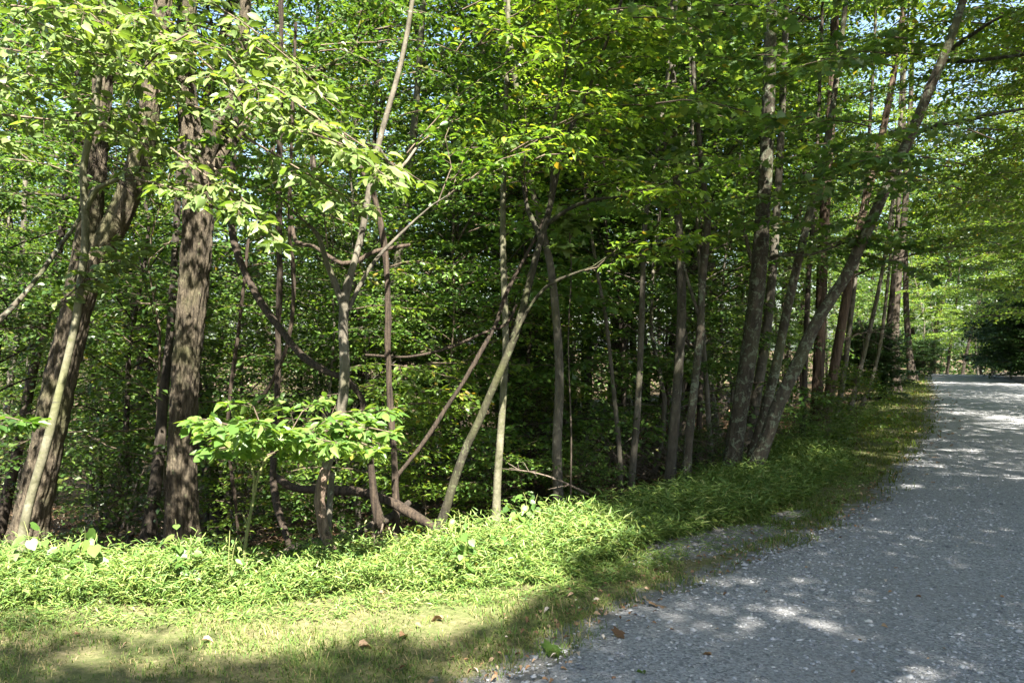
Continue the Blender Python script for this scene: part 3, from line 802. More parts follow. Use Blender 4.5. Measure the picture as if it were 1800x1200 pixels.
# ------------------------------------------------------------------ vines, logs, broken limbs
def strand(name, label, cat, pts, mat, group=None, sides=8, step=.07, dd=None):
    W = np.array([[*P(p[0], p[1], p[3]), p[2] * .85 / 2 / FPX * p[3]] for p in pts])
    a = resample(W, step)
    rng = np.random.default_rng(abs(int(pts[0][0] * 13 + pts[0][1])))
    a[:, :3] += np.cumsum(rng.normal(0, .002, (len(a), 3)), 0)
    mb = MB()
    tube(mb, a[:, :3], a[:, 3] * (1 + .10 * np.sin(np.arange(len(a)) * .7 + rng.random())), sides)
    base = a[-1, :3] if a[-1, 2] < a[0, 2] else a[0, :3]
    return link(name, mb.mesh(name, M[mat], base, True), None, base, label=label, category=cat, group=group), base

G1 = "woody vines hanging in the trees"
strand('vine', "thickest vine sweeping down in a long curve from the shaggy trunk to the forked tree", 'vine',
       [(430, 60, 10, 7.6), (412, 240, 12, 7.3), (406, 380, 14, 7.1), (420, 450, 15, 6.9), (450, 515, 15, 6.7), (490, 575, 15, 6.5), (530, 625, 15, 6.3), (575, 655, 14, 6.2), (612, 668, 14, 6.15), (630, 690, 13, 6.2), (640, 720, 13, 6.25), (612, 770, 11, 6.35)], 'vine', G1)
strand('vine', "straight dark rope-like vine beside the long curved one", 'vine',
       [(494, -20, 10, 7.7), (492, 180, 11, 7.7), (490, 330, 12, 7.7), (491, 480, 13, 7.7), (488, 600, 13, 7.7), (486, 720, 13, 7.6), (480, 830, 15, 7.2), (487, 890, 15, 7.0), (508, 955, 13, 6.8), (515, 990, 13, 6.8)], 'vine', G1)
strand('vine', "thin dark vine with a loop, just past the straight rope-like vine", 'vine',
       [(520, 40, 6, 7.3), (515, 200, 7, 7.3), (510, 400, 8, 7.3), (516, 470, 9, 7.3), (515, 560, 9, 7.3), (500, 630, 8, 7.4), (470, 690, 9, 7.5), (450, 715, 8, 7.6)], 'vine', G1)
strand('vine', "hooked vine sagging across the forked tree at mid height", 'vine',
       [(512, 380, 7, 7.0), (520, 425, 8, 6.9), (550, 432, 8, 6.8), (575, 450, 9, 6.6), (600, 464, 9, 6.5), (625, 462, 9, 6.5), (650, 448, 9, 6.6), (680, 440, 9, 6.7), (718, 434, 8, 6.8)], 'vine', G1)
strand('vine', "long dark vine hanging straight down beside the forked tree to the fallen logs", 'vine',
       [(600, 250, 12, 6.9), (625, 285, 13, 6.9), (648, 320, 13, 6.9), (664, 370, 12, 6.9), (676, 440, 13, 6.9), (681, 520, 13, 6.9), (683, 620, 13, 6.9), (688, 720, 13, 6.9), (694, 820, 14, 6.9), (697, 900, 14, 6.9), (697, 975, 14, 6.9)], 'vine', G1)
strand('vine', "thin vine running up beside the thickest shaggy trunk", 'vine',
       [(436, 420, 6, 9.5), (430, 500, 7, 9.5), (418, 600, 8, 9.5), (404, 700, 9, 9.4), (404, 800, 8, 9.3), (414, 900, 7, 9.2), (420, 960, 7, 9.2)], 'vine', G1)
strand('vine', "slim looping vine crossing behind the leaning mossy tree", 'vine',
       [(908, 535, 6, 7.6), (890, 570, 6, 7.6), (850, 585, 6, 7.5), (800, 608, 6, 7.4), (750, 622, 6, 7.2), (700, 628, 5, 7.0), (640, 625, 5, 6.8)], 'vine', G1)
strand('leaning_pole', "thin bare pole leaning up to the mossy tree from the fallen logs", 'branch',
       [(960, 380, 6, 7.5), (895, 505, 8, 7.4), (860, 590, 9, 7.3), (800, 690, 9, 7.2), (745, 775, 9, 7.1), (700, 832, 9, 7.0), (690, 850, 8, 7.0)], 'vine')
strand('vine', "dark vine slanting across the edge below the leafy sprays", 'vine',
       [(165, 330, 6, 7.4), (140, 385, 8, 7.2), (100, 440, 9, 7.0), (60, 495, 10, 6.8), (20, 540, 11, 6.6), (-30, 590, 12, 6.5)], 'bark_lichen', G1)
G2 = "fallen logs behind the stiltgrass"
strand('fallen_log', "long brown fallen log slanting down behind the bent sunlit foot", 'log',
       [(484, 838, 14, 7.4), (520, 858, 17, 7.2), (580, 862, 19, 7.0), (640, 866, 19, 6.9), (690, 882, 20, 6.8), (740, 912, 19, 6.7), (790, 942, 17, 6.6)], 'vine', G2, 12)
strand('fallen_log', "lower fallen log rising from the grass behind the bent sunlit foot", 'log',
       [(470, 1000, 18, 6.6), (500, 975, 20, 6.65), (540, 955, 19, 6.7), (600, 945, 18, 6.75), (650, 925, 17, 6.8), (690, 905, 15, 6.9), (720, 880, 13, 7.0)], 'bark_dark', G2, 12)
strand('fallen_log', "thin barkless pole lying level behind the hanging broken limb", 'log',
       [(530, 968, 7, 6.9), (590, 962, 8, 6.9), (650, 960, 9, 6.9), (710, 962, 9, 6.9), (740, 965, 8, 6.9)], 'dead', G2)
o, b_ = strand('broken_limb', "hanging broken limb with a frayed splintered end", 'branch',
       [(636, 715, 11, 6.25), (648, 770, 14, 6.2), (653, 830, 16, 6.2), (659, 880, 18, 6.2), (666, 912, 22, 6.2), (664, 930, 14, 6.2)], 'vine', None, 10)
rng = np.random.default_rng(5)
for k in range(9):
    mb = MB()
    x0 = rng.uniform(656, 676); y0 = rng.uniform(900, 925)
    A = np.array([P(x0, y0, 6.2), P(x0 + rng.normal(-2, 4), y0 + rng.uniform(12, 28), 6.19), P(x0 + rng.normal(-6, 6), y0 + rng.uniform(30, 55), 6.18)])
    tube(mb, A, np.array([.012, .006, .001]), 4)
    link("splinter", mb.mesh("splinter", M['dead'], b_), o)

# ------------------------------------------------------------------ leafy branches of the near trees
def fill(key, boxes, lsz, tmpl, mat, n_parts=0, width=.45, tw=.13, lsp=.06, wood_mat='twig', attach=None, sag=.06, part_min=8.0, nup=.38):
    """boxes: (count, px0, px1, py0, py1, d0, d1, start spread px, drop px). Branches run from the trunk side into each box"""
    t = TREES[key]
    rng, lv, wood = t['rng'], t['lv'], t['wood']
    for q, dv in t.get('tips', ()):
        for k in range(4):
            wood = MB()
            dv2 = unit(dv + rng.normal(0, .45, 3))
            spray(rng, lv, wood, q - dv * rng.uniform(.0, .5), q + dv2 * rng.uniform(.35, .8), width=.22, tw=.09, lsp=lsp, lsz=lsz, bare=.15, sag=.04, r0=.004, noise_up=nup)
            lv.owner(link("branch", wood.mesh("branch", M[wood_mat], t['base'], True), t['o']))
    for bx in boxes:
        if isinstance(bx, dict):
            p = bx['pts']
            A = resample(np.array([P(*q) for q in p]), .5)
            wood = MB()
            spray(rng, lv, wood, A[0], A[-1], width=bx.get('w', width), tw=tw, lsp=lsp, lsz=lsz, bare=bx.get('bare', .12), sag=bx.get('sag', sag), r0=.006, noise_up=nup, subwood=True)
            lv.owner(link("branch", wood.mesh("branch", M[wood_mat], t['base'], True), t['o']))
            continue
        n, x0, x1, y0, y1, d0, d1, dx, dy = bx
        for k in range(int(n * 1.35)):
            ex, ey, ed = rng.uniform(x0, x1), rng.uniform(y0, y1), rng.uniform(d0, d1)
            e = P(ex, ey, ed)
            s = P(ex - dx * rng.uniform(.7, 1.3), ey - dy * rng.uniform(.6, 1.4), ed + rng.uniform(0, .5))
            wood = MB()
            spray(rng, lv, wood, s, e, width=width * rng.uniform(.7, 1.2), tw=tw, lsp=lsp, lsz=lsz, bare=.12, sag=sag, r0=.007, noise_up=nup)
            lv.owner(link("branch", wood.mesh("branch", M[wood_mat], t['base'], True), t['o']))
    p, d, nn, s = lv.arr()
    base = t['base']
    o = t['o']
    keep = np.ones(len(p), bool)
    if n_parts:
        px = CX + p[:, 0] / p[:, 1] * FPX
        py = CY - (p[:, 2] - EYE) / p[:, 1] * FPX
        vis = (px > -20) & (px < 1820) & (py > -20) & (py < 1220)
        score = np.where(vis, s / p[:, 1], 0)
        pick = np.argsort(-score)[:n_parts]
        pick = pick[score[pick] * FPX > part_min]
        keep[pick] = False
        lm = [make_mesh("leaf", tmpl[0] * np.array((1, k, q)), tmpl[1], M[mat]) for k, q in ((1, 1), (.86, 1.8), (1.1, .3))]
        dd = unit(d[pick]); n2 = unit(nn[pick] - dd * np.sum(nn[pick] * dd, 1, keepdims=True)); bb = np.cross(n2, dd)
        for j, i in enumerate(pick):
            ob = bpy.data.objects.new("leaf", lm[j % 3])
            COL.objects.link(ob)
            ob.parent = next(b for c_, b in lv.own if i < c_)
            m = Matrix.Identity(4)
            for c, v in enumerate((dd[j], bb[j], n2[j])):
                for r in range(3): m[r][c] = float(v[r] * s[i])
            q = p[i] - base
            for r in range(3): m[r][3] = float(q[r])
            ob.matrix_local = m
    if keep.any():
        V, F = leaf_geo(tmpl, p[keep], d[keep], nn[keep], s[keep])
        link("foliage", make_mesh("foliage", V - base, F, M[mat]), o, kind="stuff")

# bright sprays of the slender pale tree
fill('C', [dict(pts=[(-40, -20, 5.6), (130, 5, 5.4), (260, 30, 5.3)], w=.4), dict(pts=[(60, -40, 5.3), (170, 20, 5.2), (200, 60, 5.1)], w=.3),
           dict(pts=[(240, -30, 5.6), (380, 40, 5.4), (560, 150, 5.3)], w=.36), dict(pts=[(200, 20, 5.6), (330, 90, 5.4), (480, 190, 5.3)], w=.36),
           dict(pts=[(330, 40, 5.8), (440, 100, 5.6), (600, 200, 5.5)], w=.4), dict(pts=[(330, 60, 5.3), (310, 130, 5.25), (225, 165, 5.2)], w=.16),
           dict(pts=[(380, 170, 5.5), (520, 235, 5.3), (680, 310, 5.2)], w=.34), dict(pts=[(460, 190, 5.6), (600, 260, 5.4), (750, 325, 5.3)], w=.3),
           dict(pts=[(430, 240, 5.5), (520, 310, 5.4), (650, 370, 5.3)], w=.3), dict(pts=[(300, 260, 5.5), (360, 310, 5.4), (440, 400, 5.3)], w=.26),
           dict(pts=[(360, 280, 5.5), (420, 340, 5.4), (500, 440, 5.3)], w=.2), dict(pts=[(240, 315, 5.6), (290, 330, 5.5), (390, 370, 5.4)], w=.22),
           dict(pts=[(400, 130, 5.4), (500, 190, 5.3), (640, 270, 5.1)], w=.34), dict(pts=[(480, 230, 5.3), (580, 280, 5.2), (700, 330, 5.0)], w=.3), dict(pts=[(280, 60, 5.4), (350, 120, 5.3), (430, 190, 5.2)], w=.32), dict(pts=[(20, 10, 5.3), (110, 40, 5.2), (230, 70, 5.1)], w=.3),
           (18, -250, 750, -420, -90, 4.9, 6.3, 200, 30), (5, 0, 250, 80, 260, 5.6, 6.3, 220, 60), (3, 200, 330, 110, 200, 5.5, 6.2, 200, 70), (2, 420, 560, 140, 260, 5.8, 6.6, 200, 80)],  # topmost box: unseen overhead foliage added to dapple the trunks behind with shade
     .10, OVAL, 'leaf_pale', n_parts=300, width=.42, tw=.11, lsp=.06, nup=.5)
# shaded leaves along the edge
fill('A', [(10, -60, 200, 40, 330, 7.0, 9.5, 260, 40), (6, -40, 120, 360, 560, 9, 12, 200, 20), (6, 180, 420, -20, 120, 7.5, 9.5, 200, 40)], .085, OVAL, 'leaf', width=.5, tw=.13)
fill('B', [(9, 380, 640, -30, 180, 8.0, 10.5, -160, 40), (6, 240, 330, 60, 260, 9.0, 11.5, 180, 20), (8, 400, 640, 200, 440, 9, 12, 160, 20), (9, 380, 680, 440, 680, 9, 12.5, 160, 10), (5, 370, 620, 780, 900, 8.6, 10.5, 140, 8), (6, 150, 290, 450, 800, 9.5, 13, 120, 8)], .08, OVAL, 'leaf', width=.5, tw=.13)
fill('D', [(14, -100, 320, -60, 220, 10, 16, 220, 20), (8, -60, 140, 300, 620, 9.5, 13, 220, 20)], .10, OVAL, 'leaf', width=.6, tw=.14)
fill('G', [(6, 420, 1050, -460, -100, 5.0, 6.6, 160, 30), (18, 540, 840, -40, 240, 7.4, 10.5, 160, 30), (6, 500, 640, 120, 300, 7.4, 9.0, 120, 30)], .08, OVAL, 'leaf', n_parts=120, width=.5, tw=.12, lsp=.055, part_min=11)  # topmost box lies above the view, added to shade the trunks below
fill('I', [(7, 840, 1080, 60, 330, 6.2, 7.0, 100, -20), (6, 700, 1250, -420, -90, 5.4, 6.8, 160, 20), (12, 780, 1060, -30, 280, 7.0, 10.0, 60, -50), (12, 940, 1180, -50, 140, 7.0, 10.0, 120, -40), (8, 1000, 1180, 120, 350, 7.0, 9.0, 140, -10), (5, 860, 1000, 250, 420, 8.2, 10, 120, 0)],  # the box high above the frame is extra foliage put in for shade
     .085, OVAL, 'leaf_yellow', n_parts=220, width=.55, tw=.12, lsp=.055, part_min=11)
fill('K', [(10, 680, 1020, 430, 640, 8.6, 11.0, 140, 0), (7, 680, 960, 640, 730, 8.2, 9.6, 160, 4), (4, 640, 800, 760, 860, 8.4, 9.5, 140, 6), (5, 980, 1240, 560, 760, 10.5, 13, 140, 4)], .08, OVAL, 'leaf_yellow', width=.5, tw=.12, lsp=.055)
fill('O', [(16, 1080, 1400, -30, 250, 6.6, 9.5, 200, 20), (9, 1120, 1350, 200, 390, 7.5, 10, 200, 10), (7, 1000, 1240, 380, 560, 9, 11.5, 160, 10)],
     .09, MAPLE, 'leaf_maple', n_parts=260, width=.5, tw=.13, lsp=.075, part_min=15)
fill('R', [(12, 1240, 1500, 40, 340, 7.2, 9.5, -220, 10), (5, 1260, 1460, 300, 440, 8.5, 10, -120, 0), (7, 1380, 1560, -40, 130, 6.8, 9.5, -160, 20)],
     .09, MAPLE, 'leaf_maple', n_parts=200, width=.5, tw=.13, lsp=.075, part_min=15)
fill('E', [(16, -120, 420, -60, 160, 12, 20, 200, 0)], .10, OVAL, 'leaf', width=.7, tw=.15)
fill('W', [(20, 1480, 1830, -70, 220, 13, 22, -180, 0)], .10, OVAL, 'leaf_yellow', width=.7, tw=.15)
fill('T', [(6, 1440, 1600, 0, 260, 10, 13, -140, 20)], .10, OVAL, 'leaf_yellow', width=.6, tw=.15)
fill('U', [(16, 1560, 1900, -60, 160, 8.8, 12, -200, 0), (14, 1600, 1900, 120, 480, 10, 14, -220, 0), (5, 1560, 1800, 250, 460, 12, 16, -200, 0), (14, 1660, 1920, -80, 260, 11, 17, -200, 0)], .10, OVAL, 'leaf_yellow', width=.6, tw=.15)
fill('X', [(14, 1560, 1780, 80, 400, 14, 21, -180, 0), (9, 1480, 1720, 180, 480, 13, 18, -180, 0)], .105, OVAL, 'leaf_yellow', width=.7, tw=.17)
fill('AB', [(22, 1560, 1840, 260, 560, 16, 30, -160, 0)], .115, FAR, 'leaf_yellow', width=.9, tw=.2, lsp=.08)

# ------------------------------------------------------------------ saplings and weeds along the edge
def custom(key, name, label, cat, base_px, d, stems, mat='stem', group=None):
    b = P(base_px[0], base_px[1], d)
    g = gz(b[0], b[1])
    base = np.array((b[0], b[1], g))
    o = thing(name, label, cat, base, group)
    for st in stems:
        W = np.array([[*P(q[0], q[1], d + (q[3] if len(q) > 3 else 0)), q[2] / 2 / FPX * d] for q in st])
        if W[0][2] > g and st is stems[0]:
            W = np.vstack([[*base, W[0][3]], W])
        a = resample(W, .06)
        mb = MB()
        tube(mb, a[:, :3], a[:, 3], 7)
        link("stem", mb.mesh("stem", M[mat], base, True), o)
    TREES[key] = dict(o=o, base=base, lv=Leaves(), wood=MB(), rng=np.random.default_rng(len(label) * 7 + int(base_px[0])))
    return o
custom('LS', 'sapling', "low leafy sapling spreading a flat sunlit spray in front of the curved vine", 'sapling', (428, 985), 5.7,
       [[(430, 970, 6), (437, 920, 6), (447, 870, 5), (456, 830, 5), (468, 805, 4), (490, 790, 4), (540, 775, 3)], [(445, 870, 4), (447, 835, 4), (440, 815, 3), (420, 790, 3), (400, 770, 3)],
        [(437, 925, 4), (425, 900, 3), (412, 905, 2)]])
fill('LS', [dict(pts=[(470, 800, 5.7), (540, 765, 5.6), (640, 745, 5.5)], w=.30), dict(pts=[(460, 805, 5.7), (430, 770, 5.6), (345, 745, 5.5)], w=.28), dict(pts=[(480, 790, 5.7), (500, 745, 5.8), (560, 705, 5.9)], w=.28),
            dict(pts=[(540, 760, 5.6), (600, 765, 5.4), (665, 790, 5.3)], w=.2), dict(pts=[(440, 780, 5.6), (400, 760, 5.4), (370, 790, 5.3)], w=.2), dict(pts=[(460, 790, 5.7), (470, 755, 5.4), (500, 760, 5.1)], w=.26),
            dict(pts=[(500, 780, 5.7), (560, 760, 5.3), (600, 780, 5.0)], w=.2), dict(pts=[(470, 780, 5.9), (440, 730, 6.1), (420, 700, 6.2)], w=.28), dict(pts=[(560, 760, 6.0), (620, 730, 6.2), (700, 715, 6.3)], w=.26),
            dict(pts=[(440, 760, 5.9), (390, 735, 6.1), (340, 735, 6.2)], w=.24),
            dict(pts=[(480, 790, 5.6), (520, 760, 5.5), (580, 735, 5.4)], w=.3), dict(pts=[(460, 790, 5.6), (420, 755, 5.4), (380, 745, 5.2)], w=.3), dict(pts=[(500, 770, 5.8), (560, 730, 5.9), (640, 720, 6.0)], w=.3),
            dict(pts=[(470, 780, 5.6), (480, 750, 5.3), (450, 740, 5.0)], w=.26), dict(pts=[(580, 745, 5.6), (640, 745, 5.5), (690, 760, 5.4)], w=.2)], .105, OVAL, 'leaf_sapling', n_parts=300, tw=.075, lsp=.07, sag=.05, nup=.45, part_min=10)
custom('EL', 'sapling', "leafy twig poking in at the picture edge before the furrowed trunk", 'sapling', (-40, 985), 5.6, [[(-40, 960, 6), (-38, 850, 5), (-30, 760, 4), (0, 735, 3)]])
fill('EL', [dict(pts=[(-30, 740, 5.6), (10, 730, 5.5), (60, 745, 5.4)], w=.14), dict(pts=[(-30, 760, 5.6), (0, 755, 5.5), (30, 750, 5.4)], w=.12)], .09, OVAL, 'leaf', n_parts=60, tw=.07, lsp=.05, part_min=8)
custom('TP', 'sapling', "thin-stemmed tulip sapling with a tuft of pale sunlit leaves beside the leaning mossy tree", 'sapling', (1003, 900), 8.0,
       [[(1003, 880, 3), (1004, 760, 3), (999, 600, 2), (1004, 480, 2), (1000, 390, 2)]], 'bark_dark')
fill('TP', [dict(pts=[(1002, 430, 8.0), (1000, 400, 7.9), (990, 378, 7.8)], w=.16, bare=.3), dict(pts=[(1002, 420, 8.0), (1015, 395, 7.9), (1025, 385, 7.8)], w=.14, bare=.3), dict(pts=[(1002, 440, 8.0), (985, 415, 7.9), (980, 430, 7.8)], w=.1, bare=.3)], .11, MAPLE, 'leaf_pale', n_parts=40, tw=.07, lsp=.07, part_min=8)

def weed(name, label, base_px, d, stems, nleaf, lsz, tmpl, mat, seed, spread=14, group=None):
    rng = np.random.default_rng(seed)
    b = P(base_px[0], base_px[1], d); g = gz(b[0], b[1])
    base = np.array((b[0], b[1], g))
    o = thing(name, label, 'plant', base, group)
    lm = [make_mesh("leaf", tmpl[0] * np.array((1, k, q)), tmpl[1], M[mat]) for k, q in ((1, 1), (.9, 1.7), (1.06, .4))]
    per = max(1, nleaf // len(stems))
    for st in stems:
        W = np.array([[*P(q[0], q[1], d + rng.normal(0, .04)), .0035] for q in st])
        W = np.vstack([[*(base + np.array((W[0][0] - base[0], 0, 0)) * .5), .004], W])
        a = resample(W, .04)
        mb = MB()
        tube(mb, a[:, :3], a[:, 3] * np.linspace(1, .4, len(a)), 5)
        so = link("stem", mb.mesh("stem", M['stem'], base, True), o)
        for k in range(per):
            f = .25 + .75 * (k + rng.random()) / per
            q = a[min(len(a) - 1, int(f * (len(a) - 1))), :3]
            az = k * 2.4 + rng.normal(0, .5)
            dr = unit(np.array((math.cos(az), math.sin(az) - .25, rng.uniform(-.5, .25))))
            tip = q + dr * rng.uniform(.02, .05)
            mp = MB(); tube(mp, np.array([q, tip]), np.array([.0015, .001]), 3)
            nn = unit(np.array((rng.normal(0, .4), -.55 + rng.normal(0, .3), .9)))
            ld = unit(dr + np.array((0, 0, -.45)))
            nn = unit(nn - ld * np.dot(nn, ld)); bb = np.cross(nn, ld)
            s = lsz * rng.uniform(.55, 1.15) * (1.1 - .5 * f)
            ob = bpy.data.objects.new("leaf", lm[k % 3]); COL.objects.link(ob); ob.parent = so
            m = Matrix.Identity(4)
            for c, v in enumerate((ld, bb, nn)):
                for r in range(3): m[r][c] = float(v[r] * s)
            for r in range(3): m[r][3] = float((tip - base)[r])
            ob.matrix_local = m
G3 = "broad-leaved weeds in the stiltgrass"
weed('broadleaf_weed', "heart-leaved weed clump at the foot of the slender pale leaning stem", (50, 1000), 5.5, [[(20, 985), (15, 960), (8, 940)], [(45, 980), (50, 945), (42, 915)], [(70, 985), (75, 950), (68, 930)], [(30, 985), (28, 970), (-10, 955)]], 30, .125, HEART, 'leaf_sapling', 1, group=G3)
weed('broadleaf_weed', "second heart-leaved weed clump, between the two big trunks", (135, 995), 5.5, [[(110, 980), (115, 955), (122, 940)], [(140, 980), (150, 945), (148, 925)], [(160, 985), (165, 955), (172, 940)], [(90, 985), (95, 965), (88, 950)]], 28, .125, HEART, 'leaf_sapling', 2, group=G3)
weed('broadleaf_weed', "tall weed with ragged pale leaves before the thickest shaggy trunk", (320, 990), 5.4, [[(316, 970), (312, 940), (308, 912)], [(330, 975), (340, 945), (348, 930)], [(310, 980), (300, 960), (290, 955)]], 20, .10, HEART, 'leaf_sapling', 3, group=G3)
weed('broadleaf_weed', "small upright weed beside the stem of the low sapling", (402, 1000), 5.35, [[(402, 980), (403, 955), (404, 932)], [(408, 985), (412, 960), (416, 945)]], 13, .085, OVAL, 'leaf_sapling', 4, group=G3)
weed('broadleaf_weed', "tall branching weed standing at the edge between sun and shade", (812, 985), 5.6, [[(812, 960), (810, 925), (806, 895)], [(818, 960), (824, 930), (822, 905)], [(805, 970), (795, 945), (785, 930)]], 26, .085, HEART, 'leaf_sapling', 5, group=G3)
weed('broadleaf_weed', "weed with a few round leaves below the pale birch-like trunk", (870, 985), 5.9, [[(860, 960), (858, 940), (850, 925)], [(875, 955), (880, 935), (886, 925)]], 9, .10, HEART, 'leaf_sapling', 6, group=G3)
weed('broadleaf_weed', "shaded leafy weed beside the straight grey mid-size trunk", (930, 930), 7.4, [[(925, 905), (925, 880), (920, 865)], [(938, 905), (940, 885), (945, 868)], [(915, 910), (905, 895), (898, 885)]], 30, .11, HEART, 'leaf', 7, group=G3)

# ------------------------------------------------------------------ the wood behind
def px_of(x, y): return CX + x / y * FPX
LM = sorted([(px_of(t['base'][0], t['base'][1]), k) for k, t in TREES.items() if k in 'A B G H J K L N O R U W Z AB'.split()])
SHORT = dict(A="forked furrowed trunk", B="thickest shaggy trunk", G="bent sunlit foot", H="pale mottled tree", J="pale birch-like trunk", K="straight grey trunk", L="dark column", N="wavy lichen pole",
             O="close pair of trunks", R="stout lichen trunk", U="long leaning trunk", W="reddish trunk", Z="pale slanting stem", AB="stout dark verge trunk")
ORD = ["nearest", "second", "third", "fourth", "fifth", "sixth", "seventh", "eighth", "ninth", "tenth", "eleventh", "twelfth", "thirteenth", "fourteenth", "fifteenth", "sixteenth", "seventeenth", "eighteenth"]
rng = np.random.default_rng(77)
BG = []                                                       # (kind, x, y)
def try_add(kind, px, d, gap):
    x, y = (px - CX) / FPX * d, d
    s = float(sdist(HEDGE, np.array([x]), np.array([y]))[0])
    if s < (1.6 if kind == 'sap' else 2.2): return False
    for k, a, b, *_ in BG:
        if k == kind and math.hypot(a - x, b - y) < gap: return False
    BG.append((kind, x, y))
    return True
def scatter(kind, n, px0, px1, d0, d1, gap):
    c = 0
    for _ in range(n * 8):
        if c >= n: break
        d = math.sqrt(rng.uniform(d0 * d0, d1 * d1))
        c += try_add(kind, rng.uniform(px0, px1), d, gap)
scatter('sap', 20, -60, 820, 9.5, 16, 1.3)
scatter('sap', 26, -80, 850, 16, 30, 1.8)
scatter('sap', 12, 850, 1480, 12, 22, 1.4)
scatter('sap', 9, 840, 1290, 10.5, 15, 1.0)
scatter('sap', 16, 900, 1600, 20, 36, 2.0)
scatter('pole', 22, -80, 860, 14, 34, 2.0)
scatter('pole', 40, 860, 1500, 12.5, 30, 1.1)
scatter('pole', 34, -150, 1650, 32, 62, 3.2)
scatter('pole', 16, 1480, 1700, 28, 60, 2.4)
scatter('pole', 10, -150, 350, 26, 48, 2.4)
def labels_for(items, noun_near, noun_far):
    """a label from the pair of landmark trees it shows between, near or deep, and its order there"""
    groups = {}
    for i, (x, y) in enumerate(items):
        p = px_of(x, y)
        k = sum(1 for q, _ in LM if q < p)
        groups.setdefault((k, y > 24), []).append((p, i))
    out = {}
    for (k, deep), lst in groups.items():
        lst.sort()
        noun = noun_far if deep else noun_near
        for r, (p, i) in enumerate(lst):
            o_ = ORD[min(r, len(ORD) - 1)]
            if k == 0: txt = f"{noun} at the picture edge before the {SHORT[LM[0][1]]}, {o_} to the edge"
            elif k == len(LM): txt = f"{noun} past the {SHORT[LM[-1][1]]}, {o_} to it"
            else: txt = f"{noun} between {SHORT[LM[k-1][1]]} and {SHORT[LM[k][1]]}, {o_} to the former"
            out[i] = txt
    return out
sap = [(x, y) for k, x, y in BG if k == 'sap']
pol = [(x, y) for k, x, y in BG if k == 'pole']
ls = labels_for(sap, "leafy sapling", "far leafy sapling")
for i, (x, y) in enumerate(sap):
    plant_generic(SAP[int(rng.integers(len(SAP)))], 'understory_tree', ls[i], 'tree', x, y, rng.uniform(0, 6.28), rng.uniform(.8, 1.25), "saplings growing under the wood")
lp = labels_for(pol, "tall background trunk", "distant background trunk")
for i, (x, y) in enumerate(pol):
    plant_generic(POLE[int(rng.integers(len(POLE)))], 'forest_tree', lp[i], 'tree', x, y, rng.uniform(0, 6.28), rng.uniform(.75, 1.15) * (1.15 if y > 34 else 1), "tall trees deep in the wood")
# the far wood that closes every gap: one mass of leaf clumps
def far_woods():
    r2 = np.random.default_rng(31)
    lv = Leaves()
    for k in range(3000):
        az = r2.uniform(-1.25, 1.05) if k < 1700 else r2.uniform(.38, .75)
        dist = r2.uniform(62, 115)
        x, y = dist * math.sin(az), dist * math.cos(az)
        g = gz(x, y)
        top = 15.5 + 2.5 * mnoise.noise((az * 9, 0, 0))
        z = g + (top) * r2.random() ** .8
        m = 42
        c = np.array((x, y, z))
        off = r2.normal(0, 1, (m, 3)) * np.array((1.5, 1.5, .55))
        lv.add(c + off, r2.normal(0, 1, (m, 3)) * np.array((1, 1, .4)), np.array((0, 0, 1.)) + r2.normal(0, .5, (m, 3)), r2.uniform(.25, .5, m))
    V, F = leaf_geo(FAR, *lv.arr())
    link("far_woods", make_mesh("far_woods", V, F, M['leaf']), None, label="distant green wood closing the gaps between trunks", category="woods", kind="stuff")
far_woods()
# trees along the far side of the road and over the crest
G4 = "trees lining the far side of the road"
for i, (v, x, y, sc, lab) in enumerate([
        (SAP[3], 13.4, 16.5, 1.15, "leafy tree reaching in over the road from its far side, nearest of the row"),
        (POLE[2], 15.6, 18.0, .9, "tall leafy tree on the road's far side, second of the row"),
        (SAP[4], 17.8, 25.0, 1.2, "leafy tree on the road's far side, third of the row"),
        (POLE[3], 21.0, 28.5, .8, "tall leafy tree on the road's far side, fourth of the row"),
        (SAP[3], 22.5, 34.5, 1.25, "leafy tree on the road's far side, last before the dark shrub"),
        (POLE[2], 27.5, 42.0, .85, "tall tree on the road's far side standing at the crest")]):
    plant_generic(v, 'roadside_tree', lab, 'tree', x, y, i * 1.7, sc, G4)
G5 = "leafy trees beyond the road crest"
k = 0
for y, xs in ((50, (22.0, 29.5)), (55, (24.5, 27.0, 31)), (61, (25.5, 29, 33.5)), (68, (29, 33, 37.5)), (76, (33, 38))):
    for x in xs:
        plant_generic((SAP + POLE)[(k * 3) % 11], 'crest_tree', f"leafy tree over the road crest, {ORD[k]} of those beyond", 'tree', x, y, k * 1.1, 1.1 if k % 2 else 1.3, G5)
        k += 1
# shrubs
G6 = "shrubs along the wood edge"
G7 = "leafy saplings just over the road crest"
for i, (x, y) in enumerate(((24.2, 50.5), (26.0, 52.5), (27.8, 50.8), (29.5, 54.0), (23.0, 54.0), (31.5, 51.5), (33.5, 55.0))):
    plant_generic(SAP[(3, 4, 3, 0, 4, 3, 4)[i]], 'understory_tree', f"bright leafy sapling just over the road crest, {ORD[i]} counted from the verge", 'tree', x, y, i * 2.1, 1.15, G7)
def sh(v, px, d, sc, lab, dx=0):
    x = (px - CX) / FPX * d
    plant_generic(BUSH[v], 'leafy_shrub', lab, 'shrub', x, d, px * .37, sc, G6)
sh(1, 1500, 13.2, .62, "bright leafy bush on the verge at the foot of the brown trunks")
sh(0, 1455, 12.4, .55, "low shaded bush before the straight reddish trunk")
sh(0, 1395, 11.6, .5, "low sunlit bush under the long leaning trunk")
sh(0, 1240, 10.4, .45, "small bush in the stiltgrass behind the close pair of trunks")
sh(0, 1020, 9.4, .55, "leafy bush between the straight grey trunk and the dead brush")
sh(2, 1782, 36.5, 1.25, "dark evergreen shrub on the far bank at the road crest")
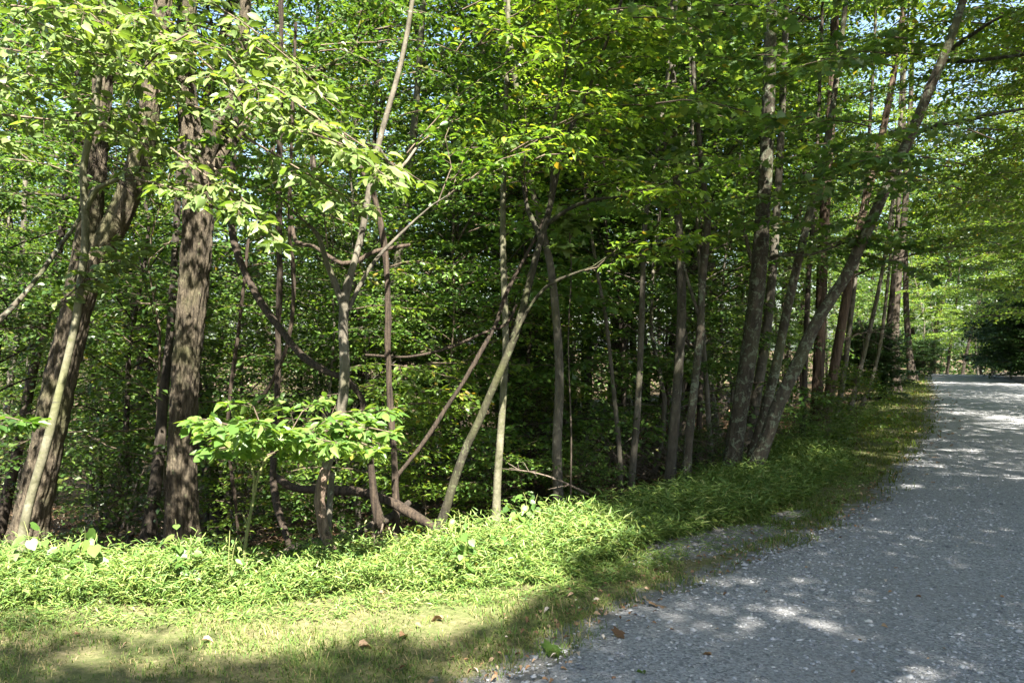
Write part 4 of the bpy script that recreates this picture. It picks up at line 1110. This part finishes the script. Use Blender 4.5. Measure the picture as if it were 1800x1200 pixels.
sh(2, 1822, 33.0, 1.3, "dark evergreen shrub on the far bank nearest the viewpoint")
sh(2, 1790, 41.0, 1.5, "tall dark evergreen shrub just beyond the crest on the far bank")
sh(2, 1622, 40.0, .65, "dark shrub beside the last trunk of the verge")
sh(2, 1530, 24.0, .8, "dark shrub behind the stout dark verge trunk")
sh(0, 870, 9.2, .75, "shaded bush behind the pale birch-like trunk")
sh(1, 740, 9.4, .8, "sunlit bush behind the fallen logs")
sh(0, 560, 9.6, .9, "bush in the dark behind the bent sunlit foot")
sh(1, 430, 10.5, .9, "bush behind the low leafy sapling")
sh(0, 205, 10.0, .8, "bush between the two biggest trunks")
sh(1, 950, 11.5, .9, "bush behind the straight grey mid-size trunk")
sh(0, 1130, 12.0, .7, "bush growing through the dead brush")

# ------------------------------------------------------------------ dead brush and bare twigs
rng = np.random.default_rng(9)
mb = MB()
for k in range(420):
    px, d = rng.uniform(1030, 1275), rng.uniform(10.3, 14)
    x = (px - CX) / FPX * d
    z = gz(x, d)
    a = np.array((x, d, z + rng.uniform(0, .25)))
    dr = unit(np.array((rng.normal(0, .8), rng.normal(0, .5), rng.uniform(.1, 1.0))))
    L = rng.uniform(.3, .9)
    b = a + dr * L * .5 + rng.normal(0, .05, 3); c = a + dr * L + rng.normal(0, .14, 3); c[2] -= .12
    tube(mb, np.array([a, b, c]), np.array([.006, .005, .002]) * rng.uniform(.6, 1.3), 4, cap=False)
link("dead_brush", mb.mesh("dead_brush", M['dead'], sm=True), None, label="tangle of bare brown dead brush under the pole trees", category="brush", kind="stuff")
def twiggy(name, label, root, tip, d, n, seed, spread=40, mat='dead', w=5, d1=None):
    rng = np.random.default_rng(seed)
    d1 = d1 or d
    A = resample(np.array([P(*root, d), P((root[0] + tip[0]) / 2, (root[1] + tip[1]) / 2 - 8, (d + d1) / 2), P(*tip, d1)]), .1)
    base = A[0]
    o = thing(name, label, 'branch', base)
    m = MB(); tube(m, A, np.linspace(w / 2 / FPX * d, .002, len(A)), 6)
    link("stem", m.mesh("stem", M[mat], base, True), o)
    for k in range(n):
        i = int(rng.uniform(.25, .98) * (len(A) - 1))
        fw = unit(A[min(i + 1, len(A) - 1)] - A[i - 1])
        e = A[i] + (fw * rng.uniform(.3, 1) + rng.normal(0, .55, 3)) * spread / FPX * d * rng.uniform(.5, 1.6)
        mid = (A[i] + e) / 2 + rng.normal(0, .02, 3)
        m = MB(); tube(m, np.array([A[i], mid, e]), np.array([.004, .003, .001]) * d / 9, 4, cap=False)
        link("twig", m.mesh("twig", M[mat], base, True), o)
twiggy("dead_branch", "fallen bare branch with upturned twigs between pale birch-like and straight grey trunks", (1035, 868), (895, 822), 8.4, 9, 3)
twiggy("dead_branch", "grey bare branch fan jutting toward the road above the slim stems", (1470, 500), (1640, 440), 15.5, 26, 4, 70, w=6, d1=14)
twiggy("dead_branch", "lower bare grey branch jutting over the verge by the slim stems", (1475, 600), (1560, 585), 15.5, 14, 6, 60, w=5)
twiggy("dead_branch", "tangle of bare vine twigs caught in the fork of the furrowed trunk", (235, 345), (150, 270), 7.6, 26, 8, 60, 'vine', w=5)
twiggy("dead_branch", "bare slanting twig in the gap between the two biggest trunks", (215, 930), (255, 820), 9.8, 8, 12, 40, w=6)
twiggy("dead_branch", "short bare spray at the top of the reddish trunks", (1500, 390), (1580, 330), 14, 14, 14, 60, w=5)

# ------------------------------------------------------------------ trees behind the camera and over the road (they cast the shade)
SUNH = np.array((math.sin(SUN_AZ), -math.cos(SUN_AZ))) / math.tan(SUN_EL)
def sun_ground(p):
    """where the sun drops the shadow of points p onto z=0"""
    return p[:, 0] - SUNH[0] * p[:, 2], p[:, 1] - SUNH[1] * p[:, 2]
def sun_cutout(gx_, gy_):
    """True where leaves are cut out of the crowns to let sun onto the verge"""
    wob = 0.22 * np.sin(gx_ * 2.3 + 1.0) + 0.12 * np.sin(gx_ * 6.1)
    front = 4.62 + wob + 0.16 * np.maximum(gx_ + 0.5, 0) * 3.0
    right = 0.42 + 0.22 * np.sin(gy_ * 2.1) + 0.12 * np.sin(gy_ * 7.0)
    return (gy_ > front) & (gx_ < right + 0.06 * (gy_ - 5)) & (gx_ > -9) & (gy_ < 8.7 + .3 * np.sin(gx_ * 3.1))
def shade_tree(label, x, y, H, zc, R, nb, seed, lsz=.16, lean=(0, 0), mat='leaf'):
    rng = np.random.default_rng(seed)
    base = np.array((x, y, gz(x, y)))
    o = thing('shade_tree', label, 'tree', base, "tall trees behind the viewpoint that shade the road")
    wood, lv = MB(), Leaves()
    t = np.linspace(0, 1, 12)
    ax = np.stack([x + lean[0] * t ** 1.5, y + lean[1] * t ** 1.5, base[2] - .2 + (H + .2) * t], 1)
    tube(wood, ax, .2 * (1 - .85 * t), 12)
    az = seed
    limbs = MB()
    for i in range(nb):
        f = (i + rng.uniform(.2, .8)) / nb
        z = zc + (H - zc) * f
        k = z / H * 11; j = min(int(k), 10)
        a = ax[j] + (ax[j + 1] - ax[j]) * (k - j)
        az += 2.4 + rng.normal(0, .3)
        ln = R * (.5 + .7 * math.sin(math.pi * min(1, .3 + .7 * f))) * rng.uniform(.6, 1.15)
        el = .05 + .6 * f
        e = a + ln * np.array((math.cos(az) * math.cos(el), math.sin(az) * math.cos(el), math.sin(el)))
        g = sun_cutout(*sun_ground(np.array([a + (e - a) * q for q in (.4, .6, .8, 1.0)])))
        if g.sum() >= 2: continue
        spray(rng, lv, limbs, a, e, width=.42 * ln + .1, tw=.17, lsp=.085, lsz=lsz, bare=.15, r0=.025)
    p, d, n, s = lv.arr()
    keep = ~sun_cutout(*sun_ground(p))  # crowns shaped so the sun patch falls on the verge
    gx_, gy_ = sun_ground(p)
    hole = np.array([mnoise.noise((a * 1.2 + b * .35, b * 2.2, 4.0)) for a, b in zip(gx_, gy_)])
    keep &= ~((hole > .30) & (gx_ > .9) & (gy_ < 24) & (rng.random(len(p)) < .62))                  # leaves thinned by a noise pattern to put sun dapples on the road
    py = np.where(p[:, 1] > 1, p[:, 1], 1e-3)
    seen = (p[:, 1] > 1) & (np.abs(p[:, 0] / py) < .62) & (np.abs((p[:, 2] - EYE) / py) < .42)
    keep &= ~(seen & (p[:, 1] < 6))
    V, F = leaf_geo(FAR, p[keep], d[keep], n[keep], s[keep])
    link("trunk", wood.mesh("trunk", M['bark_grey'], base, True), o)
    link("limbs", limbs.mesh("limbs", M['twig'], base, True), o)
    link("crown", make_mesh("crown", V - base, F, M[mat]), o)
shade_tree("tall tree behind the viewpoint, across the road, shading the near gravel", 6.4, -1.0, 13, 5.5, 3.4, 40, 1, lean=(-.8, .3))
shade_tree("second tall tree behind the viewpoint shading the verge shadow line", 2.4, -8.0, 13.5, 5.5, 3.8, 70, 2, lean=(-1.0, 1.5))
shade_tree("tall tree across the road abreast of the viewpoint shading the stiltgrass bend", 8.6, 3.6, 13, 5.0, 3.4, 44, 3, lean=(-1.2, 0))
shade_tree("tall tree across the road beyond the bend shading the middle of the road", 11.2, 9.5, 13, 5.0, 3.3, 46, 4, lean=(-1.4, 0))
shade_tree("leafy tree leaning over the gravel from its far side, before the row", 14.2, 15.5, 12, 4.0, 3.2, 40, 8, lean=(-1.6, 0), mat='leaf')
shade_tree("tall leafy tree over the road between the second and third of the row", 17.6, 21.8, 13, 4.0, 3.2, 40, 9, lean=(-1.6, 0), mat='leaf')
shade_tree("tall tree beside the viewpoint on the road's far edge, leaning over the gravel", 6.0, 1.5, 12.5, 5.5, 3.0, 40, 12, lean=(-2.2, -.8))
shade_tree("tall leafy tree over the road near the crest on its far side", 19.6, 30.5, 13, 3.5, 3.2, 44, 13, lean=(-1.6, 0), mat='leaf_yellow')
shade_tree("tall leafy tree at the crest on the road's far side", 24.0, 37.5, 13, 3.0, 3.4, 44, 14, lean=(-1.8, 0), mat='leaf')
shade_tree("tall tree behind the viewpoint over the verge shadow's middle", -1.2, -8.6, 12.5, 6.0, 3.2, 60, 15, lean=(0.2, 2.2))
shade_tree("tall tree farther behind the viewpoint shading the dark end of the verge", -3.5, -10.0, 14, 5.5, 3.6, 60, 5, lean=(.4, 1.5))
shade_tree("tall tree behind the viewpoint between its two neighbours", 4.4, -4.4, 12, 6.0, 2.8, 44, 6, lean=(-.6, .8))
shade_tree("tall tree far behind the viewpoint at the bend of the verge shadow", -9.0, -11.5, 14, 5.5, 3.6, 54, 7)

# ------------------------------------------------------------------ stiltgrass, verge grass, gravel, litter
rng = np.random.default_rng(21)
def sample_area(n, x0, x1, y0, y1):
    return rng.uniform(x0, x1, n), rng.uniform(y0, y1, n)
lv = Leaves(); stems = MB()
def stilt(n, x0, x1, y0, y1, smin, smax, hh, nl, lsz):
    X, Y = sample_area(n, x0, x1, y0, y1)
    s = sdist(HEDGE, X, Y)
    nz = np.array([mnoise.noise((a * 1.5, b * 1.5, 2.0)) for a, b in zip(X, Y)])
    k = (s > smin + .12 * nz) & (s < smax)
    X, Y, s, nz = X[k], Y[k], s[k], nz[k]
    Z = ground_z(X, Y, s)
    h = hh * (.55 + .45 * smooth(s, -.1, .45)) * (1 + .95 * nz) * rng.uniform(.5, 1.5, len(X))
    az = rng.uniform(0, 6.28, len(X))
    lean = np.stack([np.cos(az) * .6 + .15, np.sin(az) * .6 - .45], 1)
    m = len(X)
    for j in range(nl):
        f = (j + rng.uniform(.2, 1.0, m)) / nl
        f = .18 + .82 * f
        ox = lean[:, 0] * h * f * f * .8; oy = lean[:, 1] * h * f * f * .8
        p = np.stack([X + ox, Y + oy, Z + h * f * (1 - .22 * f)], 1)
        a2 = az + (j % 2) * math.pi + rng.normal(0, .7, m) + 1.57
        d = np.stack([np.cos(a2) + lean[:, 0] * .6, np.sin(a2) + lean[:, 1] * .6, rng.uniform(-.35, .55, m) + (f > .85) * .5], 1)
        nrm = np.stack([rng.normal(0, .35, m), rng.normal(-.15, .35, m), np.ones(m)], 1)
        lv.add(p, d, nrm, lsz * rng.uniform(.6, 1.2, m) * (.75 + .4 * np.sin(f * 2.6)))
stilt(22000, -5.5, 1.3, 4.7, 7.6, -.02, 1.0, .21, 9, .064)
stilt(7000, -5.5, 1.3, 4.4, 6.5, -.4, .1, .09, 5, .05)
stilt(5000, .3, 4.5, 5.5, 11, -.45, .1, .09, 5, .05)
stilt(17000, .3, 4.5, 5.8, 11.5, -.02, 1.25, .25, 9, .085)
stilt(7000, 3.0, 9.0, 10, 20, .1, 1.2, .17, 7, .08)
stilt(6000, -16, -5, 4.2, 7.5, -.02, 1.2, .30, 7, .085)
V, F = leaf_geo(LANCE, *lv.arr())
link("stiltgrass", make_mesh("stiltgrass", V, F, M['stilt']), None, label="dense bank of bright green stiltgrass along the wood edge", category="grass", kind="stuff")

lv = Leaves()
X, Y = sample_area(1500, -5.5, 5.0, 4.7, 12)
s_ = sdist(HEDGE, X, Y)
k = (s_ > -.15) & (s_ < 1.3)
for x, y, z in zip(X[k], Y[k], ground_z(X[k], Y[k], s_[k])):
    m = int(rng.integers(5, 12)); h = rng.uniform(.12, .34)
    f = (np.arange(m) + 1) / m; az = np.arange(m) * 2.4 + rng.uniform(0, 6.28)
    d = np.stack([np.cos(az), np.sin(az), rng.uniform(-.3, .3, m)], 1)
    lv.add(np.stack([x + .03 * np.cos(az), y + .03 * np.sin(az), z + h * f], 1), d, np.array((0, -.2, 1.)) + rng.normal(0, .3, (m, 3)), rng.uniform(.03, .065, m) * (1.15 - .5 * f))
V, F = leaf_geo(OVAL, *lv.arr())
link("ground_weeds", make_mesh("ground_weeds", V, F, M['leaf_yellow']), None, label="small broad-leaved seedlings mixed through the stiltgrass bank", category="weeds", kind="stuff")
def grass(n, x0, x1, y0, y1, hgt, wid, mat, name, label, smin=-9.0, smax=.25, lmin=-.12, fade=.35, clump=True):
    X, Y = sample_area(n, x0, x1, y0, y1)
    sh_ = sdist(HEDGE, X, Y); sl = sdist(ROADL, X, Y)
    nz = np.array([mnoise.noise((a * 1.7, b * 1.7, 5.0)) + .5 * mnoise.noise((a * 5, b * 5, 7.0)) for a, b in zip(X, Y)])
    dens = smooth(sl + .25 * nz, lmin, lmin + fade) * (.25 + .95 * smooth(nz, -.45, .25))
    for cx_, cy_, a_, b_, an, _ in PATCHES:
        u = (X - cx_) * math.cos(an) + (Y - cy_) * math.sin(an); v = -(X - cx_) * math.sin(an) + (Y - cy_) * math.cos(an)
        dens = dens * smooth((u / a_) ** 2 + (v / b_) ** 2 + .5 * nz, .55, 1.2)
    k = (sh_ > smin) & (sh_ < smax) & (rng.random(n) < dens)
    X, Y, nz = X[k], Y[k], nz[k]
    Z = ground_z(X, Y, sh_[k])
    m = len(X)
    h = hgt * rng.lognormal(0, .45, m) * np.maximum(.35, 1 + 1.1 * nz)
    az = rng.uniform(0, 6.28, m); b2 = rng.uniform(.5, 1.9, m)
    tx, ty = np.cos(az), np.sin(az)
    w = wid * rng.uniform(.6, 1.3, m) * (1 + Y / 12)
    sx, sy = -ty, tx
    p0 = np.stack([X, Y, Z - .003], 1)
    p1 = np.stack([X + tx * h * b2 * .35, Y + ty * h * b2 * .35, Z + h * .62], 1)
    p2 = np.stack([X + tx * h * b2, Y + ty * h * b2, Z + h * (1 - .4 * np.minimum(b2, 1.6))], 1)
    sd = np.stack([sx, sy, np.zeros(m)], 1) * w[:, None]
    V = np.stack([p0 - sd, p0 + sd, p1 - sd * .8, p1 + sd * .8, p2], 1).reshape(-1, 3)
    base = (np.arange(m) * 5)[:, None, None]
    T = (np.array([(0, 1, 3), (0, 3, 2), (2, 3, 4)])[None] + base).reshape(-1, 3)
    link(name, make_mesh(name, V, T, M[mat]), None, label=label, category="grass", kind="stuff")
grass(170000, -5.5, 3.0, 2.6, 9.0, .024, .0017, 'grass', "verge_grass", "short patchy dry and green grass on the near verge")
grass(45000, 1.5, 8.5, 7.0, 18, .045, .0024, 'moss', "mown_grass", "thin green grass on the verge beside the bend", fade=.5)
grass(50000, 6.0, 21, 15, 42, .05, .004, 'moss', "mossy_grass", "fine mossy grass strip running along the road to the crest", fade=.7)

# stones
OCT_V = np.array([(1, 0, 0), (-1, 0, 0), (0, 1, 0), (0, -1, 0), (0, 0, 1), (.5, .6, .55), (-.6, .4, .5), (.4, -.6, .5), (-.5, -.5, .55)], float)
OCT_F = np.array([(0, 2, 5), (2, 1, 6), (2, 6, 5), (1, 3, 8), (1, 8, 6), (3, 0, 7), (3, 7, 8), (0, 5, 7), (5, 6, 4), (6, 8, 4), (8, 7, 4), (7, 5, 4)])
def stones(name, n, x0, x1, y0, y1, size, label, lo=-99.0, hi=.12, sig=.45):
    X, Y = sample_area(n, x0, x1, y0, y1)
    sl = sdist(ROADL, X, Y)
    inr = (sl < hi) & (sl > lo) & (X < roadr(Y) - .1)
    for cx_, cy_, a_, b_, an, _ in PATCHES[:1]:
        u = (X - cx_) * math.cos(an) + (Y - cy_) * math.sin(an); v = -(X - cx_) * math.sin(an) + (Y - cy_) * math.cos(an)
        inr |= (u / a_) ** 2 + (v / b_) ** 2 < rng.uniform(.0, 1.6, n)
    nz = np.array([mnoise.noise((a * .8, b * .8, 11.0)) for a, b in zip(X, Y)])
    trk = 1 - .6 * np.exp(-((-sl - 1.25) / .3) ** 2) - .6 * np.exp(-((-sl - 2.9) / .3) ** 2)
    k = inr & (rng.random(n) < (.35 + .65 * smooth(nz, -.3, .4)) * trk) & (np.abs(X / Y) < .75)
    X, Y = X[k], Y[k]
    m = len(X)
    r = size * rng.lognormal(0, sig, m)
    r = np.minimum(r, .028)
    T = OCT_V[None] * rng.uniform(.6, 1.25, (m, 9, 1)) * np.stack([np.ones(m), rng.uniform(.55, 1, m), rng.uniform(.3, .7, m)], 1)[:, None]
    az = rng.uniform(0, 6.28, m); c, s = np.cos(az)[:, None], np.sin(az)[:, None]
    V = np.stack([T[..., 0] * c - T[..., 1] * s, T[..., 0] * s + T[..., 1] * c, T[..., 2]], -1) * r[:, None, None]
    V = V + np.stack([X, Y, ground_z(X, Y) + np.where(sdist(ROADL, X, Y) < 0, .018, .003) + r * .02], 1)[:, None]
    Fm = (OCT_F[None] + (np.arange(m) * 9)[:, None, None]).reshape(-1, 3)
    link(name, make_mesh(name, V.reshape(-1, 3), Fm, M['pebble']), None, label=label, category="gravel", kind="stuff")
stones("gravel", 60000, -1.5, 6.5, 3.2, 8.5, .0085, "loose grey gravel covering the near road")
stones("scattered_gravel", 22000, 1.5, 9, 8, 14, .010, "coarser loose gravel on the road further along")

# dead leaves
def litter(name, label, n, x0, x1, y0, y1, cond, sz):
    X, Y = sample_area(n, x0, x1, y0, y1)
    k = cond(X, Y)
    X, Y = X[k], Y[k]; m = len(X)
    az = rng.uniform(0, 6.28, m)
    p = np.stack([X, Y, ground_z(X, Y) + rng.uniform(.012, .03, m)], 1)
    d = np.stack([np.cos(az), np.sin(az), rng.normal(.1, .25, m)], 1)
    nn = np.array((0, 0, 1.)) + rng.normal(0, .4, (m, 3))
    V, F = leaf_geo((OVAL[0] * np.array((1, 1.2, 3.2)), OVAL[1]), p, d, nn, sz * rng.uniform(.5, 1.3, m))
    link(name, make_mesh(name, V, F, M['dry']), None, label=label, category="leaf litter", kind="stuff")
litter("leaf_litter", "dry brown leaves scattered over the verge and road edge", 7000, -5, 4, 3, 9.5, lambda X, Y: (np.abs(sdist(ROADL, X, Y) - .18 - rng.normal(0, .12, len(X))) < .22) | (rng.random(len(X)) < .045), .032)
litter("roadside_litter", "band of dry brown leaves between the mossy verge and the gravel", 2600, 3, 17, 9, 34, lambda X, Y: np.abs(sdist(ROADL, X, Y) - .1) < .55, .06)
litter("forest_litter", "dry leaves covering the floor of the wood", 9000, -12, 14, 5.5, 24, lambda X, Y: sdist(HEDGE, X, Y) > .9, .08)

def fallen(label, px, py, mat, s, az, tmpl=OVAL, name='fallen_leaf', curl=4.0):
    d = EYE * FPX / (py - CY)
    c = P(px, py, d)
    c[2] = gz(c[0], c[1]) + .022
    T = tmpl[0] * np.array((1, 1.25, curl)); T = T - T.mean(0)
    me = make_mesh("fallen_leaf", T * s, tmpl[1], M[mat])
    o = link(name, me, None, c, label=label, category="leaf")
    o.rotation_euler = (.25, -.1, az)
fallen("pale curled dead leaf lying in the shaded grass", 643, 1140, 'dry', .085, .6)
fallen("bleached dead leaf in the sunny grass below the bent foot", 543, 1078, 'dry', .08, 1.9)
fallen("pair-forming pale dead leaf at the tip of the shadow", 768, 1092, 'dry', .075, 2.7)
fallen("brown dead leaf in the sunny grass near the shadow line", 366, 1130, 'dry', .06, .2)
fallen("large orange-brown dead maple leaf on the gravel edge", 1155, 1068, 'dry', .10, 1.2, MAPLE, curl=3)
fallen("brown dead maple leaf beside the dry tuft on the gravel edge", 1090, 1120, 'dry', .09, .3, MAPLE, curl=3)
fallen("fresh green leaf fallen on the gravel where grass ends", 972, 1148, 'leaf', .12, .4, MAPLE, curl=3)
fallen("small fresh green leaf lying on the open gravel", 1126, 1188, 'leaf', .06, 2.0)
fallen("tan dead leaf on the open gravel near the streak of sun", 1242, 1156, 'dry', .055, 2.4)
fallen("reddish dead leaf lying in the shade of the grass tuft", 710, 1122, 'dry', .07, 1.0)
